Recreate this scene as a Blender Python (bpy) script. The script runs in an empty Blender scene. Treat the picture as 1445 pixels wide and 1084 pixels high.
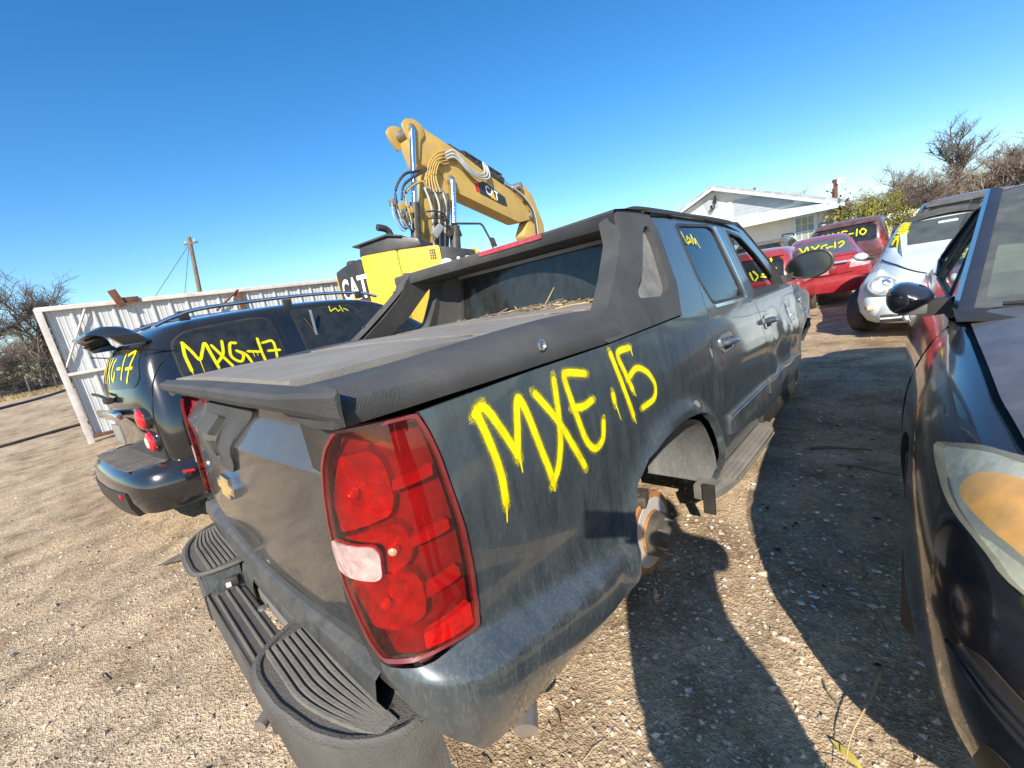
import bpy, bmesh, math, random
import numpy as np
from mathutils import Vector, Matrix, noise, geometry
from mathutils.bvhtree import BVHTree
random.seed(7); rng = np.random.default_rng(7)
SC = bpy.context.scene
COL = SC.collection
R_ = math.radians
# ---------------------------------------------------------------- camera
cam_d = bpy.data.cameras.new('camera'); cam = bpy.data.objects.new('camera', cam_d); COL.objects.link(cam)
cam_d.sensor_width = 36.0; cam_d.lens = 36.0 * 579.87 / 1445.0; cam_d.clip_start = 0.02; cam_d.clip_end = 2000
CR = ((0.7237453733869912, 0.6685641281100205, -0.17092290983192518), (0.022501952912964137, -0.2704232940969294, -0.9624785213836561), (-0.689700149786867, 0.6927432775669888, -0.21076160648875067))
CP = Vector((1.65376, -0.28262, 1.40))
cm = Matrix((( CR[0][0], -CR[1][0], -CR[2][0], CP.x), (CR[0][1], -CR[1][1], -CR[2][1], CP.y), (CR[0][2], -CR[1][2], -CR[2][2], CP.z), (0, 0, 0, 1)))
cam.matrix_world = cm
SC.camera = cam
# ---------------------------------------------------------------- sky, sun, exposure
SUN = Vector((0.46920, -0.70399, 0.53314)).normalized()
world = bpy.data.worlds.new('World'); SC.world = world; world.use_nodes = True
wn = world.node_tree.nodes; wl = world.node_tree.links
bg = wn['Background']; sky = wn.new('ShaderNodeTexSky'); sky.sky_type = 'NISHITA'; sky.sun_disc = False
sky.sun_elevation = R_(32.2); sky.sun_rotation = R_(146.3)
sky.air_density = 1.0; sky.dust_density = 0.35; sky.ozone_density = 3.0; sky.altitude = 200
hs = wn.new('ShaderNodeHueSaturation'); hs.inputs['Saturation'].default_value = 1.32; hs.inputs['Hue'].default_value = .5; wl.new(sky.outputs[0], hs.inputs['Color']); wl.new(hs.outputs[0], bg.inputs[0]); bg.inputs[1].default_value = 0.125
sun_d = bpy.data.lights.new('sun', 'SUN'); sun = bpy.data.objects.new('sun', sun_d); COL.objects.link(sun)
sun_d.energy = 4.6; sun_d.angle = R_(0.5); sun_d.color = (1.0, 0.92, 0.79)
sun.rotation_euler = SUN.to_track_quat('Z', 'Y').to_euler(); sun.location = (10, -14, 12)
SC.view_settings.view_transform = 'Standard'; SC.view_settings.look = 'None'
SC.view_settings.exposure = 0.72; SC.view_settings.gamma = 1.0; SC.view_settings.use_curve_mapping = False
SC.render.engine = 'CYCLES'
try:
    SC.cycles.use_denoising = True; SC.cycles.max_bounces = 8; SC.cycles.transparent_max_bounces = 16
except Exception: pass
# ---------------------------------------------------------------- materials
def nd(nt, t, **kw):
    n = nt.nodes.new(t)
    for k, v in kw.items(): setattr(n, k, v)
    return n
MATS = {}
def mat(name, col, rough=.5, metal=0., spec=.5, coat=0., var=.12, vs=6., bump=0., bs=40., dust=0., dcol=(.36,.30,.23), dup=.0, ds=5., streak=0., fine=0., fz=(.2, 1.2)):
    if name in MATS: return MATS[name]
    m = bpy.data.materials.new(name); m.use_nodes = True; nt = m.node_tree; L = nt.links
    p = nt.nodes['Principled BSDF']
    tc = nd(nt, 'ShaderNodeTexCoord')
    n1 = nd(nt, 'ShaderNodeTexNoise'); n1.inputs['Scale'].default_value = vs; n1.inputs['Detail'].default_value = 6; L.new(tc.outputs['Object'], n1.inputs['Vector'])
    mr = nd(nt, 'ShaderNodeMapRange'); L.new(n1.outputs[0], mr.inputs[0]); mr.inputs[1].default_value = .3; mr.inputs[2].default_value = .7; mr.inputs[3].default_value = 1 - var; mr.inputs[4].default_value = 1 + var
    mx = nd(nt, 'ShaderNodeVectorMath', operation='SCALE'); mx.inputs[0].default_value = col[:3]; L.new(mr.outputs[0], mx.inputs['Scale'])
    colout = mx.outputs[0]
    ro = nd(nt, 'ShaderNodeMapRange'); L.new(n1.outputs[0], ro.inputs[0]); ro.inputs[1].default_value = .3; ro.inputs[2].default_value = .7; ro.inputs[3].default_value = max(.02, rough * .85); ro.inputs[4].default_value = min(1, rough * 1.15)
    rout = ro.outputs[0]
    if dust > 0:
        n2 = nd(nt, 'ShaderNodeTexNoise'); n2.inputs['Scale'].default_value = ds; n2.inputs['Detail'].default_value = 9; n2.inputs['Roughness'].default_value = .7
        mp = nd(nt, 'ShaderNodeMapping'); L.new(tc.outputs['Object'], mp.inputs[0]); L.new(mp.outputs[0], n2.inputs['Vector'])
        if streak: mp.inputs['Scale'].default_value = (1, 1, 1.0 / streak)
        d0 = nd(nt, 'ShaderNodeMapRange'); L.new(n2.outputs[0], d0.inputs[0]); d0.inputs[1].default_value = .35; d0.inputs[2].default_value = .75; d0.inputs[3].default_value = dust * .25; d0.inputs[4].default_value = dust * 1.4
        fac = d0.outputs[0]
        if dup:
            g = nd(nt, 'ShaderNodeNewGeometry'); sx = nd(nt, 'ShaderNodeSeparateXYZ'); L.new(g.outputs['Normal'], sx.inputs[0])
            u = nd(nt, 'ShaderNodeMapRange'); L.new(sx.outputs[2], u.inputs[0]); u.inputs[1].default_value = .2; u.inputs[2].default_value = 1.; u.inputs[3].default_value = 0; u.inputs[4].default_value = dup
            a = nd(nt, 'ShaderNodeMath', operation='ADD', use_clamp=True); L.new(fac, a.inputs[0]); L.new(u.outputs[0], a.inputs[1]); fac = a.outputs[0]
        if fine:   # splashed specks and runs, heavier low on the body
            n4 = nd(nt, 'ShaderNodeTexNoise'); n4.inputs['Scale'].default_value = 150; n4.inputs['Detail'].default_value = 4; m4 = nd(nt, 'ShaderNodeMapping'); m4.inputs['Scale'].default_value = (1, 1, .22); L.new(tc.outputs['Object'], m4.inputs[0]); L.new(m4.outputs[0], n4.inputs['Vector'])
            f4 = nd(nt, 'ShaderNodeMapRange'); L.new(n4.outputs[0], f4.inputs[0]); f4.inputs[1].default_value = .50; f4.inputs[2].default_value = .72; f4.inputs[3].default_value = 0; f4.inputs[4].default_value = fine
            s4 = nd(nt, 'ShaderNodeSeparateXYZ'); L.new(tc.outputs['Object'], s4.inputs[0]); z4 = nd(nt, 'ShaderNodeMapRange'); L.new(s4.outputs[2], z4.inputs[0]); z4.inputs[1].default_value = fz[0]; z4.inputs[2].default_value = fz[1]; z4.inputs[3].default_value = 1; z4.inputs[4].default_value = .18
            n5 = nd(nt, 'ShaderNodeMath', operation='MULTIPLY'); L.new(f4.outputs[0], n5.inputs[0]); L.new(z4.outputs[0], n5.inputs[1])
            n6 = nd(nt, 'ShaderNodeMath', operation='ADD', use_clamp=True); L.new(fac, n6.inputs[0]); L.new(n5.outputs[0], n6.inputs[1]); fac = n6.outputs[0]
        mc = nd(nt, 'ShaderNodeMix', data_type='RGBA'); L.new(fac, mc.inputs[0]); L.new(colout, mc.inputs[6]); mc.inputs[7].default_value = (*dcol, 1); colout = mc.outputs[2]
        mr2 = nd(nt, 'ShaderNodeMix', data_type='FLOAT'); L.new(fac, mr2.inputs[0]); L.new(rout, mr2.inputs[2]); mr2.inputs[3].default_value = .85; rout = mr2.outputs[0]
        mm = nd(nt, 'ShaderNodeMix', data_type='FLOAT'); L.new(fac, mm.inputs[0]); mm.inputs[2].default_value = metal; mm.inputs[3].default_value = 0; L.new(mm.outputs[0], p.inputs['Metallic'])
        if coat:
            ct = nd(nt, 'ShaderNodeMix', data_type='FLOAT'); L.new(fac, ct.inputs[0]); ct.inputs[2].default_value = coat; ct.inputs[3].default_value = 0; L.new(ct.outputs[0], p.inputs['Coat Weight'])
    else:
        p.inputs['Metallic'].default_value = metal
        p.inputs['Coat Weight'].default_value = coat
    p.inputs['Coat Roughness'].default_value = .06
    L.new(colout, p.inputs['Base Color']); L.new(rout, p.inputs['Roughness']); p.inputs['Specular IOR Level'].default_value = spec
    if bump:
        nb = nd(nt, 'ShaderNodeTexNoise'); nb.inputs['Scale'].default_value = bs; nb.inputs['Detail'].default_value = 5; L.new(tc.outputs['Object'], nb.inputs['Vector'])
        b = nd(nt, 'ShaderNodeBump'); b.inputs['Strength'].default_value = min(1, bump); b.inputs['Distance'].default_value = .01 * max(1, bump); L.new(nb.outputs[0], b.inputs['Height']); L.new(b.outputs[0], p.inputs['Normal'])
    MATS[name] = m
    return m
def pane_mat(name, tint=(.75,.82,.78), dust=.15, gl=1.0, dcol=(.45,.42,.38), ds=7.):
    """see-through glass with a film of dust"""
    if name in MATS: return MATS[name]
    m = bpy.data.materials.new(name); m.use_nodes = True; nt = m.node_tree; L = nt.links; nt.nodes.clear()
    out = nd(nt, 'ShaderNodeOutputMaterial'); tr = nd(nt, 'ShaderNodeBsdfTransparent'); tr.inputs[0].default_value = (*tint, 1)
    gs = nd(nt, 'ShaderNodeBsdfGlossy'); gs.inputs['Roughness'].default_value = .03; fr = nd(nt, 'ShaderNodeLayerWeight'); fr.inputs[0].default_value = .5; pw = nd(nt, 'ShaderNodeMath', operation='POWER'); L.new(fr.outputs['Facing'], pw.inputs[0]); pw.inputs[1].default_value = 4.5
    ml = nd(nt, 'ShaderNodeMath', operation='MULTIPLY_ADD'); L.new(pw.outputs[0], ml.inputs[0]); ml.inputs[1].default_value = .9 * gl; ml.inputs[2].default_value = .045 * gl
    a = nd(nt, 'ShaderNodeMixShader'); L.new(ml.outputs[0], a.inputs[0]); L.new(tr.outputs[0], a.inputs[1]); L.new(gs.outputs[0], a.inputs[2])
    df = nd(nt, 'ShaderNodeBsdfDiffuse'); df.inputs[0].default_value = (*dcol, 1)
    tc = nd(nt, 'ShaderNodeTexCoord'); n2 = nd(nt, 'ShaderNodeTexNoise'); n2.inputs['Scale'].default_value = ds; n2.inputs['Detail'].default_value = 9; n2.inputs['Roughness'].default_value = .7; L.new(tc.outputs['Object'], n2.inputs['Vector'])
    d0 = nd(nt, 'ShaderNodeMapRange'); L.new(n2.outputs[0], d0.inputs[0]); d0.inputs[1].default_value = .3; d0.inputs[2].default_value = .75; d0.inputs[3].default_value = dust * .4; d0.inputs[4].default_value = dust * 1.5
    b = nd(nt, 'ShaderNodeMixShader'); L.new(d0.outputs[0], b.inputs[0]); L.new(a.outputs[0], b.inputs[1]); L.new(df.outputs[0], b.inputs[2]); L.new(b.outputs[0], out.inputs[0])
    MATS[name] = m
    return m
def spray_mat(name, col, soft):
    """yellow spray paint; UV.y runs across the stroke, edges break up into droplets"""
    if name in MATS: return MATS[name]
    m = bpy.data.materials.new(name); m.use_nodes = True; nt = m.node_tree; L = nt.links; p = nt.nodes['Principled BSDF']
    p.inputs['Base Color'].default_value = (*col, 1); p.inputs['Roughness'].default_value = .55; p.inputs['Specular IOR Level'].default_value = .3
    uv = nd(nt, 'ShaderNodeUVMap'); sx = nd(nt, 'ShaderNodeSeparateXYZ'); L.new(uv.outputs[0], sx.inputs[0])
    s = nd(nt, 'ShaderNodeMath', operation='ABSOLUTE'); L.new(sx.outputs[1], s.inputs[0])
    tc = nd(nt, 'ShaderNodeTexCoord'); n = nd(nt, 'ShaderNodeTexNoise'); n.inputs['Scale'].default_value = 420 if soft else 90; n.inputs['Detail'].default_value = 3; L.new(tc.outputs['Object'], n.inputs['Vector'])
    mr = nd(nt, 'ShaderNodeMapRange'); L.new(s.outputs[0], mr.inputs[0])
    if soft:
        mr.inputs[1].default_value = .25; mr.inputs[2].default_value = 1.0; mr.inputs[3].default_value = .34; mr.inputs[4].default_value = .72
        sb = nd(nt, 'ShaderNodeMath', operation='SUBTRACT'); L.new(n.outputs[0], sb.inputs[0]); L.new(mr.outputs[0], sb.inputs[1])
        mu = nd(nt, 'ShaderNodeMath', operation='MULTIPLY', use_clamp=True); L.new(sb.outputs[0], mu.inputs[0]); mu.inputs[1].default_value = 3.2; ed = nd(nt, 'ShaderNodeMapRange'); L.new(s.outputs[0], ed.inputs[0]); ed.inputs[1].default_value = .5; ed.inputs[2].default_value = 1.0; ed.inputs[3].default_value = .75; ed.inputs[4].default_value = 0
        m9 = nd(nt, 'ShaderNodeMath', operation='MULTIPLY'); L.new(mu.outputs[0], m9.inputs[0]); L.new(ed.outputs[0], m9.inputs[1]); al = m9.outputs[0]
    else:
        mr.inputs[1].default_value = .72; mr.inputs[2].default_value = 1.0; mr.inputs[3].default_value = 1.0; mr.inputs[4].default_value = .25; al = mr.outputs[0]
    nv = nd(nt, 'ShaderNodeTexNoise'); nv.inputs['Scale'].default_value = 26; nv.inputs['Detail'].default_value = 5; L.new(tc.outputs['Object'], nv.inputs['Vector'])
    rv_ = nd(nt, 'ShaderNodeMapRange'); L.new(nv.outputs[0], rv_.inputs[0]); rv_.inputs[1].default_value = .35; rv_.inputs[2].default_value = .65; rv_.inputs[3].default_value = .72; rv_.inputs[4].default_value = 1.05
    sv = nd(nt, 'ShaderNodeVectorMath', operation='SCALE'); sv.inputs[0].default_value = col; L.new(rv_.outputs[0], sv.inputs['Scale']); L.new(sv.outputs[0], p.inputs['Base Color'])
    L.new(al, p.inputs['Alpha'])
    MATS[name] = m
    return m
# ---------------------------------------------------------------- mesh helpers
def raw(name, verts, faces, m=None, parent=None, smooth=True, ang=38, mats=None, mi=None):
    me = bpy.data.meshes.new(name); me.from_pydata([tuple(v) for v in verts], [], faces); me.update()
    o = bpy.data.objects.new(name, me); COL.objects.link(o)
    for k in (mats or ([m] if m else [])): me.materials.append(k)
    if mi is not None: me.polygons.foreach_set('material_index', mi)
    if smooth and len(me.polygons):
        me.polygons.foreach_set('use_smooth', [True] * len(me.polygons))
        me.set_sharp_from_angle(angle=R_(ang))
    if parent is not None: o.parent = parent
    return o
def frombm(name, bm, m=None, parent=None, smooth=True, ang=38, mats=None):
    bmesh.ops.recalc_face_normals(bm, faces=bm.faces[:])
    me = bpy.data.meshes.new(name); bm.to_mesh(me); bm.free()
    o = bpy.data.objects.new(name, me); COL.objects.link(o)
    for k in (mats or ([m] if m else [])): me.materials.append(k)
    if smooth and len(me.polygons):
        me.polygons.foreach_set('use_smooth', [True] * len(me.polygons)); me.set_sharp_from_angle(angle=R_(ang))
    if parent is not None: o.parent = parent
    return o
def thing(name, label, cat, loc=(0,0,0), rz=0, group=None, parent=None):
    o = bpy.data.objects.new(name, None); COL.objects.link(o); o.location = loc; o.rotation_euler = (0, 0, rz); o.empty_display_size = .1
    o['label'] = label; o['category'] = cat
    if group: o['group'] = group
    return o
def tag(o, label, cat, group=None):
    o['label'] = label; o['category'] = cat
    if group: o['group'] = group
    return o
def box(bm, c, s, rz=0, bev=0, M=None):
    r = bmesh.ops.create_cube(bm, size=1); vs = r['verts']
    mt = Matrix.Translation(c) @ Matrix.Rotation(rz, 4, 'Z') @ Matrix.Diagonal((*s, 1))
    if M is not None: mt = M @ mt
    bmesh.ops.transform(bm, matrix=mt, verts=vs)
    if bev:
        es = list({e for v in vs for e in v.link_edges}); bmesh.ops.bevel(bm, geom=es, offset=bev, segments=2, affect='EDGES', profile=.6)
def boxo(name, c, s, m, parent=None, rz=0, bev=0.):
    bm = bmesh.new(); box(bm, c, s, rz, bev); return frombm(name, bm, m, parent)
def fillet(poly, r=.02, n=3):
    """round every corner of a closed 2-D outline"""
    out = []; N = len(poly)
    for i in range(N):
        p = Vector(poly[i]); a = Vector(poly[i-1]); b = Vector(poly[(i+1) % N])
        da = a - p; db = b - p; la, lb = da.length, db.length
        if la < 1e-6 or lb < 1e-6: continue
        k = min(r, la * .45, lb * .45); A = p + da / la * k; B = p + db / lb * k
        for j in range(n + 1):
            t = j / n; q = A * (1-t)**2 + p * 2*t*(1-t) + B * t*t; out.append((q.x, q.y))
    return out
def smooth(pts, n=6, closed=False):
    P = [Vector(p) for p in pts]; N = len(P); out = []
    if N < 3 and not closed:
        return [tuple(P[0].lerp(P[-1], i / n)) for i in range(n + 1)]
    for i in range(N if closed else N - 1):
        p0 = P[(i-1) % N] if closed or i > 0 else P[0]*2 - P[1]; p1 = P[i]; p2 = P[(i+1) % N]; p3 = P[(i+2) % N] if closed or i + 2 < N else P[-1]*2 - P[-2]
        for j in range(n):
            t = j / n
            out.append(tuple(.5 * ((2*p1) + (p2-p0)*t + (2*p0-5*p1+4*p2-p3)*t*t + (3*p1-p0-3*p2+p3)*t**3)))
    if not closed: out.append(tuple(P[-1]))
    return out
def dens(poly, step):
    out = []; N = len(poly)
    for i in range(N):
        a = np.array(poly[i], float); b = np.array(poly[(i+1) % N], float); k = max(1, int(math.ceil(np.linalg.norm(b-a) / step)))
        for j in range(k): out.append(tuple(a + (b-a) * j / k))
    return out
def inside(P, rings):
    P = np.asarray(P, float); c = np.zeros(len(P), bool)
    for R in rings:
        A = np.asarray(R, float); B = np.roll(A, -1, 0)
        for (x1, y1), (x2, y2) in zip(A, B):
            m = (y1 > P[:,1]) != (y2 > P[:,1])
            if m.any(): c ^= m & (P[:,0] < (x2-x1) * (P[:,1]-y1) / (y2-y1 if y2 != y1 else 1e-12) + x1)
    return c
def bdist(P, rings):
    P = np.asarray(P, float); d = np.full(len(P), 1e9)
    for R in rings:
        A = np.asarray(R, float); B = np.roll(A, -1, 0)
        for a, b in zip(A, B):
            ab = b - a; t = np.clip(((P - a) @ ab) / max(1e-12, ab @ ab), 0, 1); d = np.minimum(d, np.linalg.norm(P - (a + t[:,None]*ab), axis=1))
    return d
def panel(name, outline, fn, m, parent=None, step=.06, thick=.02, off=0., hole=None, sgn=1, back=False, mats=None, ang=32, bev=.003, build=True):
    """a sheet-metal panel: 2-D outline (hole optional) filled with a fine mesh, mapped by fn to 3-D, edges rolled over and folded inwards"""
    rings = [dens(outline, step * .6)] + ([dens(hole, step * .6)] if hole else [])
    xs = [p[0] for p in rings[0]]; ys = [p[1] for p in rings[0]]
    g = np.stack(np.meshgrid(np.arange(min(xs) + step*.5, max(xs), step), np.arange(min(ys) + step*.5, max(ys), step)), -1).reshape(-1, 2)
    if len(g): g = g[inside(g, rings)]
    if len(g): g = g[bdist(g, rings) > step*.4]
    pts = []; edges = []
    for R in rings:
        b0 = len(pts); pts += [tuple(p) for p in R]; edges += [(b0 + i, b0 + (i+1) % len(R)) for i in range(len(R))]
    pts += [tuple(p) for p in g]
    vo, eo, fo, _, _, _ = geometry.delaunay_2d_cdt([Vector(p) for p in pts], edges, [], 0, 1e-6)
    vo = np.array([tuple(v) for v in vo]); cen = np.array([vo[list(f)].mean(0) for f in fo]); ok = inside(cen, rings)
    def pn(a, b):
        e = .004; p = Vector(fn(a, b)); n = (Vector(fn(a+e, b)) - p).cross(Vector(fn(a, b+e)) - p)
        if n.length < 1e-12: n = Vector((0, 0, 1))
        return p, n.normalized() * sgn
    V = []; N2 = []; F = []
    for (a, b) in vo: p, n = pn(a, b); V.append(p + n*off); N2.append(n)
    for f, k in zip(fo, ok):
        if not k: continue
        f = list(f); q = vo[f]; ar = (q[1,0]-q[0,0])*(q[2,1]-q[0,1]) - (q[2,0]-q[0,0])*(q[1,1]-q[0,1])
        if (ar > 0) != (sgn > 0): f = f[::-1]
        F.append(f)
    nf = len(F)
    for R in rings:
        base = len(V); N = len(R)
        for p in R:
            q, n = pn(*p); V.append(q + n*off); V.append(q + n*(off - bev)); V.append(q + n*(off - thick))
        for i in range(N):
            j = (i+1) % N
            for k in range(2): F.append([base+3*i+k, base+3*i+k+1, base+3*j+k+1, base+3*j+k])
    if back:
        sh = len(V); V += [V[i] - N2[i]*thick for i in range(len(vo))]
        for f in F[:nf]: F.append([i + sh for i in f][::-1])
    return raw(name, V, F, m, parent, True, ang)
def mirror(o, name=None, m=None, parent=None):
    me = o.data.copy(); n = len(me.vertices); co = np.empty(n*3, np.float32); me.vertices.foreach_get('co', co); co[0::3] *= -1; me.vertices.foreach_set('co', co); me.flip_normals(); me.update()
    c = bpy.data.objects.new(name or o.name.split('.')[0], me); COL.objects.link(c); c.parent = parent or o.parent
    if m: me.materials[0] = m
    return c
def loft(name, secs, m, parent=None, closed=False, caps=False, ang=38, mats=None):
    K = len(secs[0]); V = [p for s in secs for p in s]; F = []
    for i in range(len(secs)-1):
        for j in range(K if closed else K-1):
            a = i*K + j; b = i*K + (j+1) % K; F.append([a, b, b+K, a+K])
    if caps: F.append(list(range(K))[::-1]); F.append([(len(secs)-1)*K + j for j in range(K)])
    bm = bmesh.new(); vs = [bm.verts.new(v) for v in V]
    for f in F:
        try: bm.faces.new([vs[i] for i in f])
        except ValueError: pass
    bmesh.ops.remove_doubles(bm, verts=bm.verts[:], dist=1e-5)
    return frombm(name, bm, m, parent, True, ang, mats)
def tube_geo(V, F, pts, r, n=6, r2=None, caps=True):
    P = [Vector(p) for p in pts]; base = len(V); L = len(P); up = Vector((0, 0, 1))
    for i, p in enumerate(P):
        t = (P[min(i+1, L-1)] - P[max(i-1, 0)])
        t = t.normalized() if t.length > 1e-9 else Vector((0, 0, 1))
        a = t.cross(up if abs(t.z) < .95 else Vector((1, 0, 0))).normalized(); b = t.cross(a)
        rr = r if r2 is None else r + (r2 - r) * i / max(1, L-1)
        for k in range(n):
            w = 2*math.pi*k/n; V.append(p + a*math.cos(w)*rr + b*math.sin(w)*rr)
    for i in range(L-1):
        for k in range(n):
            F.append([base+i*n+k, base+i*n+(k+1) % n, base+(i+1)*n+(k+1) % n, base+(i+1)*n+k])
    if caps and n > 2: F.append([base+k for k in range(n)][::-1]); F.append([base+(L-1)*n+k for k in range(n)])
def tube(name, pts, r, m, parent=None, n=8, r2=None, sm=0):
    V = []; F = []; tube_geo(V, F, smooth(pts, sm) if sm else pts, r, n, r2); return raw(name, V, F, m, parent, True, 50)
def lathe(name, prof, m, parent=None, axis='X', c=(0,0,0), n=28, mats=None):
    """prof: list of (along, radius)"""
    V = []; F = []
    for (h, r) in prof:
        for k in range(n):
            w = 2*math.pi*k/n; a, b = r*math.cos(w), r*math.sin(w)
            V.append(Vector(c) + Vector({'X': (h, a, b), 'Y': (a, h, b), 'Z': (a, b, h)}[axis]))
    for i in range(len(prof)-1):
        for k in range(n): F.append([i*n+k, i*n+(k+1) % n, (i+1)*n+(k+1) % n, (i+1)*n+k])
    F.append(list(range(n))); F.append([(len(prof)-1)*n+k for k in range(n)][::-1])
    bm = bmesh.new(); vs = [bm.verts.new(v) for v in V]
    for f in F: bm.faces.new([vs[i] for i in f])
    return frombm(name, bm, m, parent, True, 35)
def prism(name, poly, z0, z1, m, parent=None, axis='Z', bev=.0, M=None):
    """extrude a 2-D outline; axis Z: (x,y); X: (y,z) extruded over x"""
    bm = bmesh.new()
    f3 = {'Z': lambda p, h: (p[0], p[1], h), 'X': lambda p, h: (h, p[0], p[1]), 'Y': lambda p, h: (p[0], h, p[1])}[axis]
    a = [bm.verts.new(f3(p, z0)) for p in poly]; b = [bm.verts.new(f3(p, z1)) for p in poly]; N = len(poly)
    bm.faces.new(a[::-1]); bm.faces.new(b)
    for i in range(N): bm.faces.new([a[i], a[(i+1) % N], b[(i+1) % N], b[i]])
    if bev:
        bmesh.ops.recalc_face_normals(bm, faces=bm.faces[:])
        es = [e for e in bm.edges if len(e.link_faces) == 2 and e.calc_face_angle() > .5]
        bmesh.ops.bevel(bm, geom=es, offset=bev, segments=2, affect='EDGES', profile=.6)
    if M is not None: bmesh.ops.transform(bm, matrix=M, verts=bm.verts[:])
    return frombm(name, bm, m, parent)
def sweep(name, path, prof, m, parent=None, closed_prof=True, caps=True):
    """plan path [(x,y)], profile [(out,z)] swept; 'out' points to the right of travel"""
    secs = []; L = len(path)
    for i in range(L):
        a = Vector(path[max(i-1, 0)]); b = Vector(path[min(i+1, L-1)]); t = (b-a).normalized(); nrm = Vector((t.y, -t.x))
        secs.append([(path[i][0] + nrm.x*o, path[i][1] + nrm.y*o, z) for (o, z) in prof])
    return loft(name, secs, m, parent, closed_prof, caps)
def ribbon(V, F, UV, pts, w, fn, off, sgn=1, taper=False, cols=4):
    """a stroke of paint lying on a surface"""
    P = [Vector(p) for p in smooth(pts, 8)]; L = len(P)
    t0 = (P[1]-P[0]).normalized(); t1 = (P[-1]-P[-2]).normalized()
    caps0 = [P[0] - t0*w*.5*k for k in (.97, .7, .35)]; caps1 = [P[-1] + t1*w*.5*k for k in (.35, .7, .97)]
    Q = caps0 + P + caps1; n = len(Q); base = len(V)
    for i, p in enumerate(Q):
        t = (Q[min(i+1, n-1)] - Q[max(i-1, 0)]).normalized(); nr = Vector((-t.y, t.x)); hw = w * .5
        if taper: hw *= max(.25, 1 - .75 * i / n)
        ends = {0: .3, 1: .72, 2: .94, n-3: .94, n-2: .72, n-1: .3}.get(i, 1)
        hw *= ends
        for c in range(cols+1):
            s = -1 + 2*c/cols; q = p + nr * hw * s; e = .003
            A = Vector(fn(q.x, q.y)); N_ = (Vector(fn(q.x+e, q.y)) - A).cross(Vector(fn(q.x, q.y+e)) - A)
            N_ = N_.normalized() if N_.length > 1e-12 else Vector((1, 0, 0))
            V.append(A + N_*off*sgn); UV.append((i / n, max(abs(s), 1 - ends * .999) * (1 if s >= 0 else -1) if i in (0, n-1) else s))
    for i in range(n-1):
        for c in range(cols):
            a = base + i*(cols+1) + c; F.append([a, a+1, a+cols+2, a+cols+1])
YEL = (.86, .74, .005)
def graffiti(name, strokes, w, fn, parent, off=.0015, sgn=1, glow=2.3, drips=(), wd=.010):
    objs = []
    for nm, k, soft, o2 in ((name, 1.0, False, off), ('overspray', glow, True, off * .6)):
        if nm == 'overspray' and not glow: continue
        V = []; F = []; UV = []; j = 0
        for s in strokes:
            ribbon(V, F, UV, s, w * k, fn, o2 + j * .00012, sgn); j += 1
        if not soft:
            for s in drips: ribbon(V, F, UV, s, wd, fn, o2 + j * .00012, sgn, True); j += 1
        ob = raw(nm, V, F, spray_mat('spray_soft' if soft else 'spray_core', YEL, soft), parent, True, 180)
        uvl = ob.data.uv_layers.new(name='UVMap'); idx = np.empty(len(ob.data.loops), np.int32); ob.data.loops.foreach_get('vertex_index', idx)
        uvl.data.foreach_set('uv', np.array(UV, np.float32)[idx].ravel()); objs.append(ob)
    if len(objs) > 1: objs[1].parent = objs[0] if objs[0].parent is None else objs[0].parent
    return objs
def text_decal(name, s, size, fn, m, parent, bold=.0, sx=1., shear=0., off=.004, sgn=1, depth=0.):
    """lettering: built-in font outline laid on a surface; fn takes (across, up) in metres"""
    cu = bpy.data.curves.new('t', 'FONT'); cu.body = s; cu.size = size; cu.align_x = 'CENTER'; cu.align_y = 'CENTER'; cu.offset = bold; cu.shear = shear; cu.resolution_u = 4; cu.fill_mode = 'FRONT' if depth == 0 else 'BOTH'; cu.extrude = depth
    tmp = bpy.data.objects.new('t', cu); COL.objects.link(tmp); bpy.context.view_layer.update()
    me = bpy.data.meshes.new_from_object(tmp.evaluated_get(bpy.context.evaluated_depsgraph_get())); bpy.data.objects.remove(tmp); bpy.data.curves.remove(cu)
    for v in me.vertices:
        a, b, c = v.co.x * sx, v.co.y, v.co.z; e = .004
        A = Vector(fn(a, b)); N_ = (Vector(fn(a+e, b)) - A).cross(Vector(fn(a, b+e)) - A).normalized()
        v.co = A + N_ * (off * sgn + c)
    me.materials.clear(); me.materials.append(m); me.name = name
    o = bpy.data.objects.new(name, me); COL.objects.link(o); o.parent = parent
    return o
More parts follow.
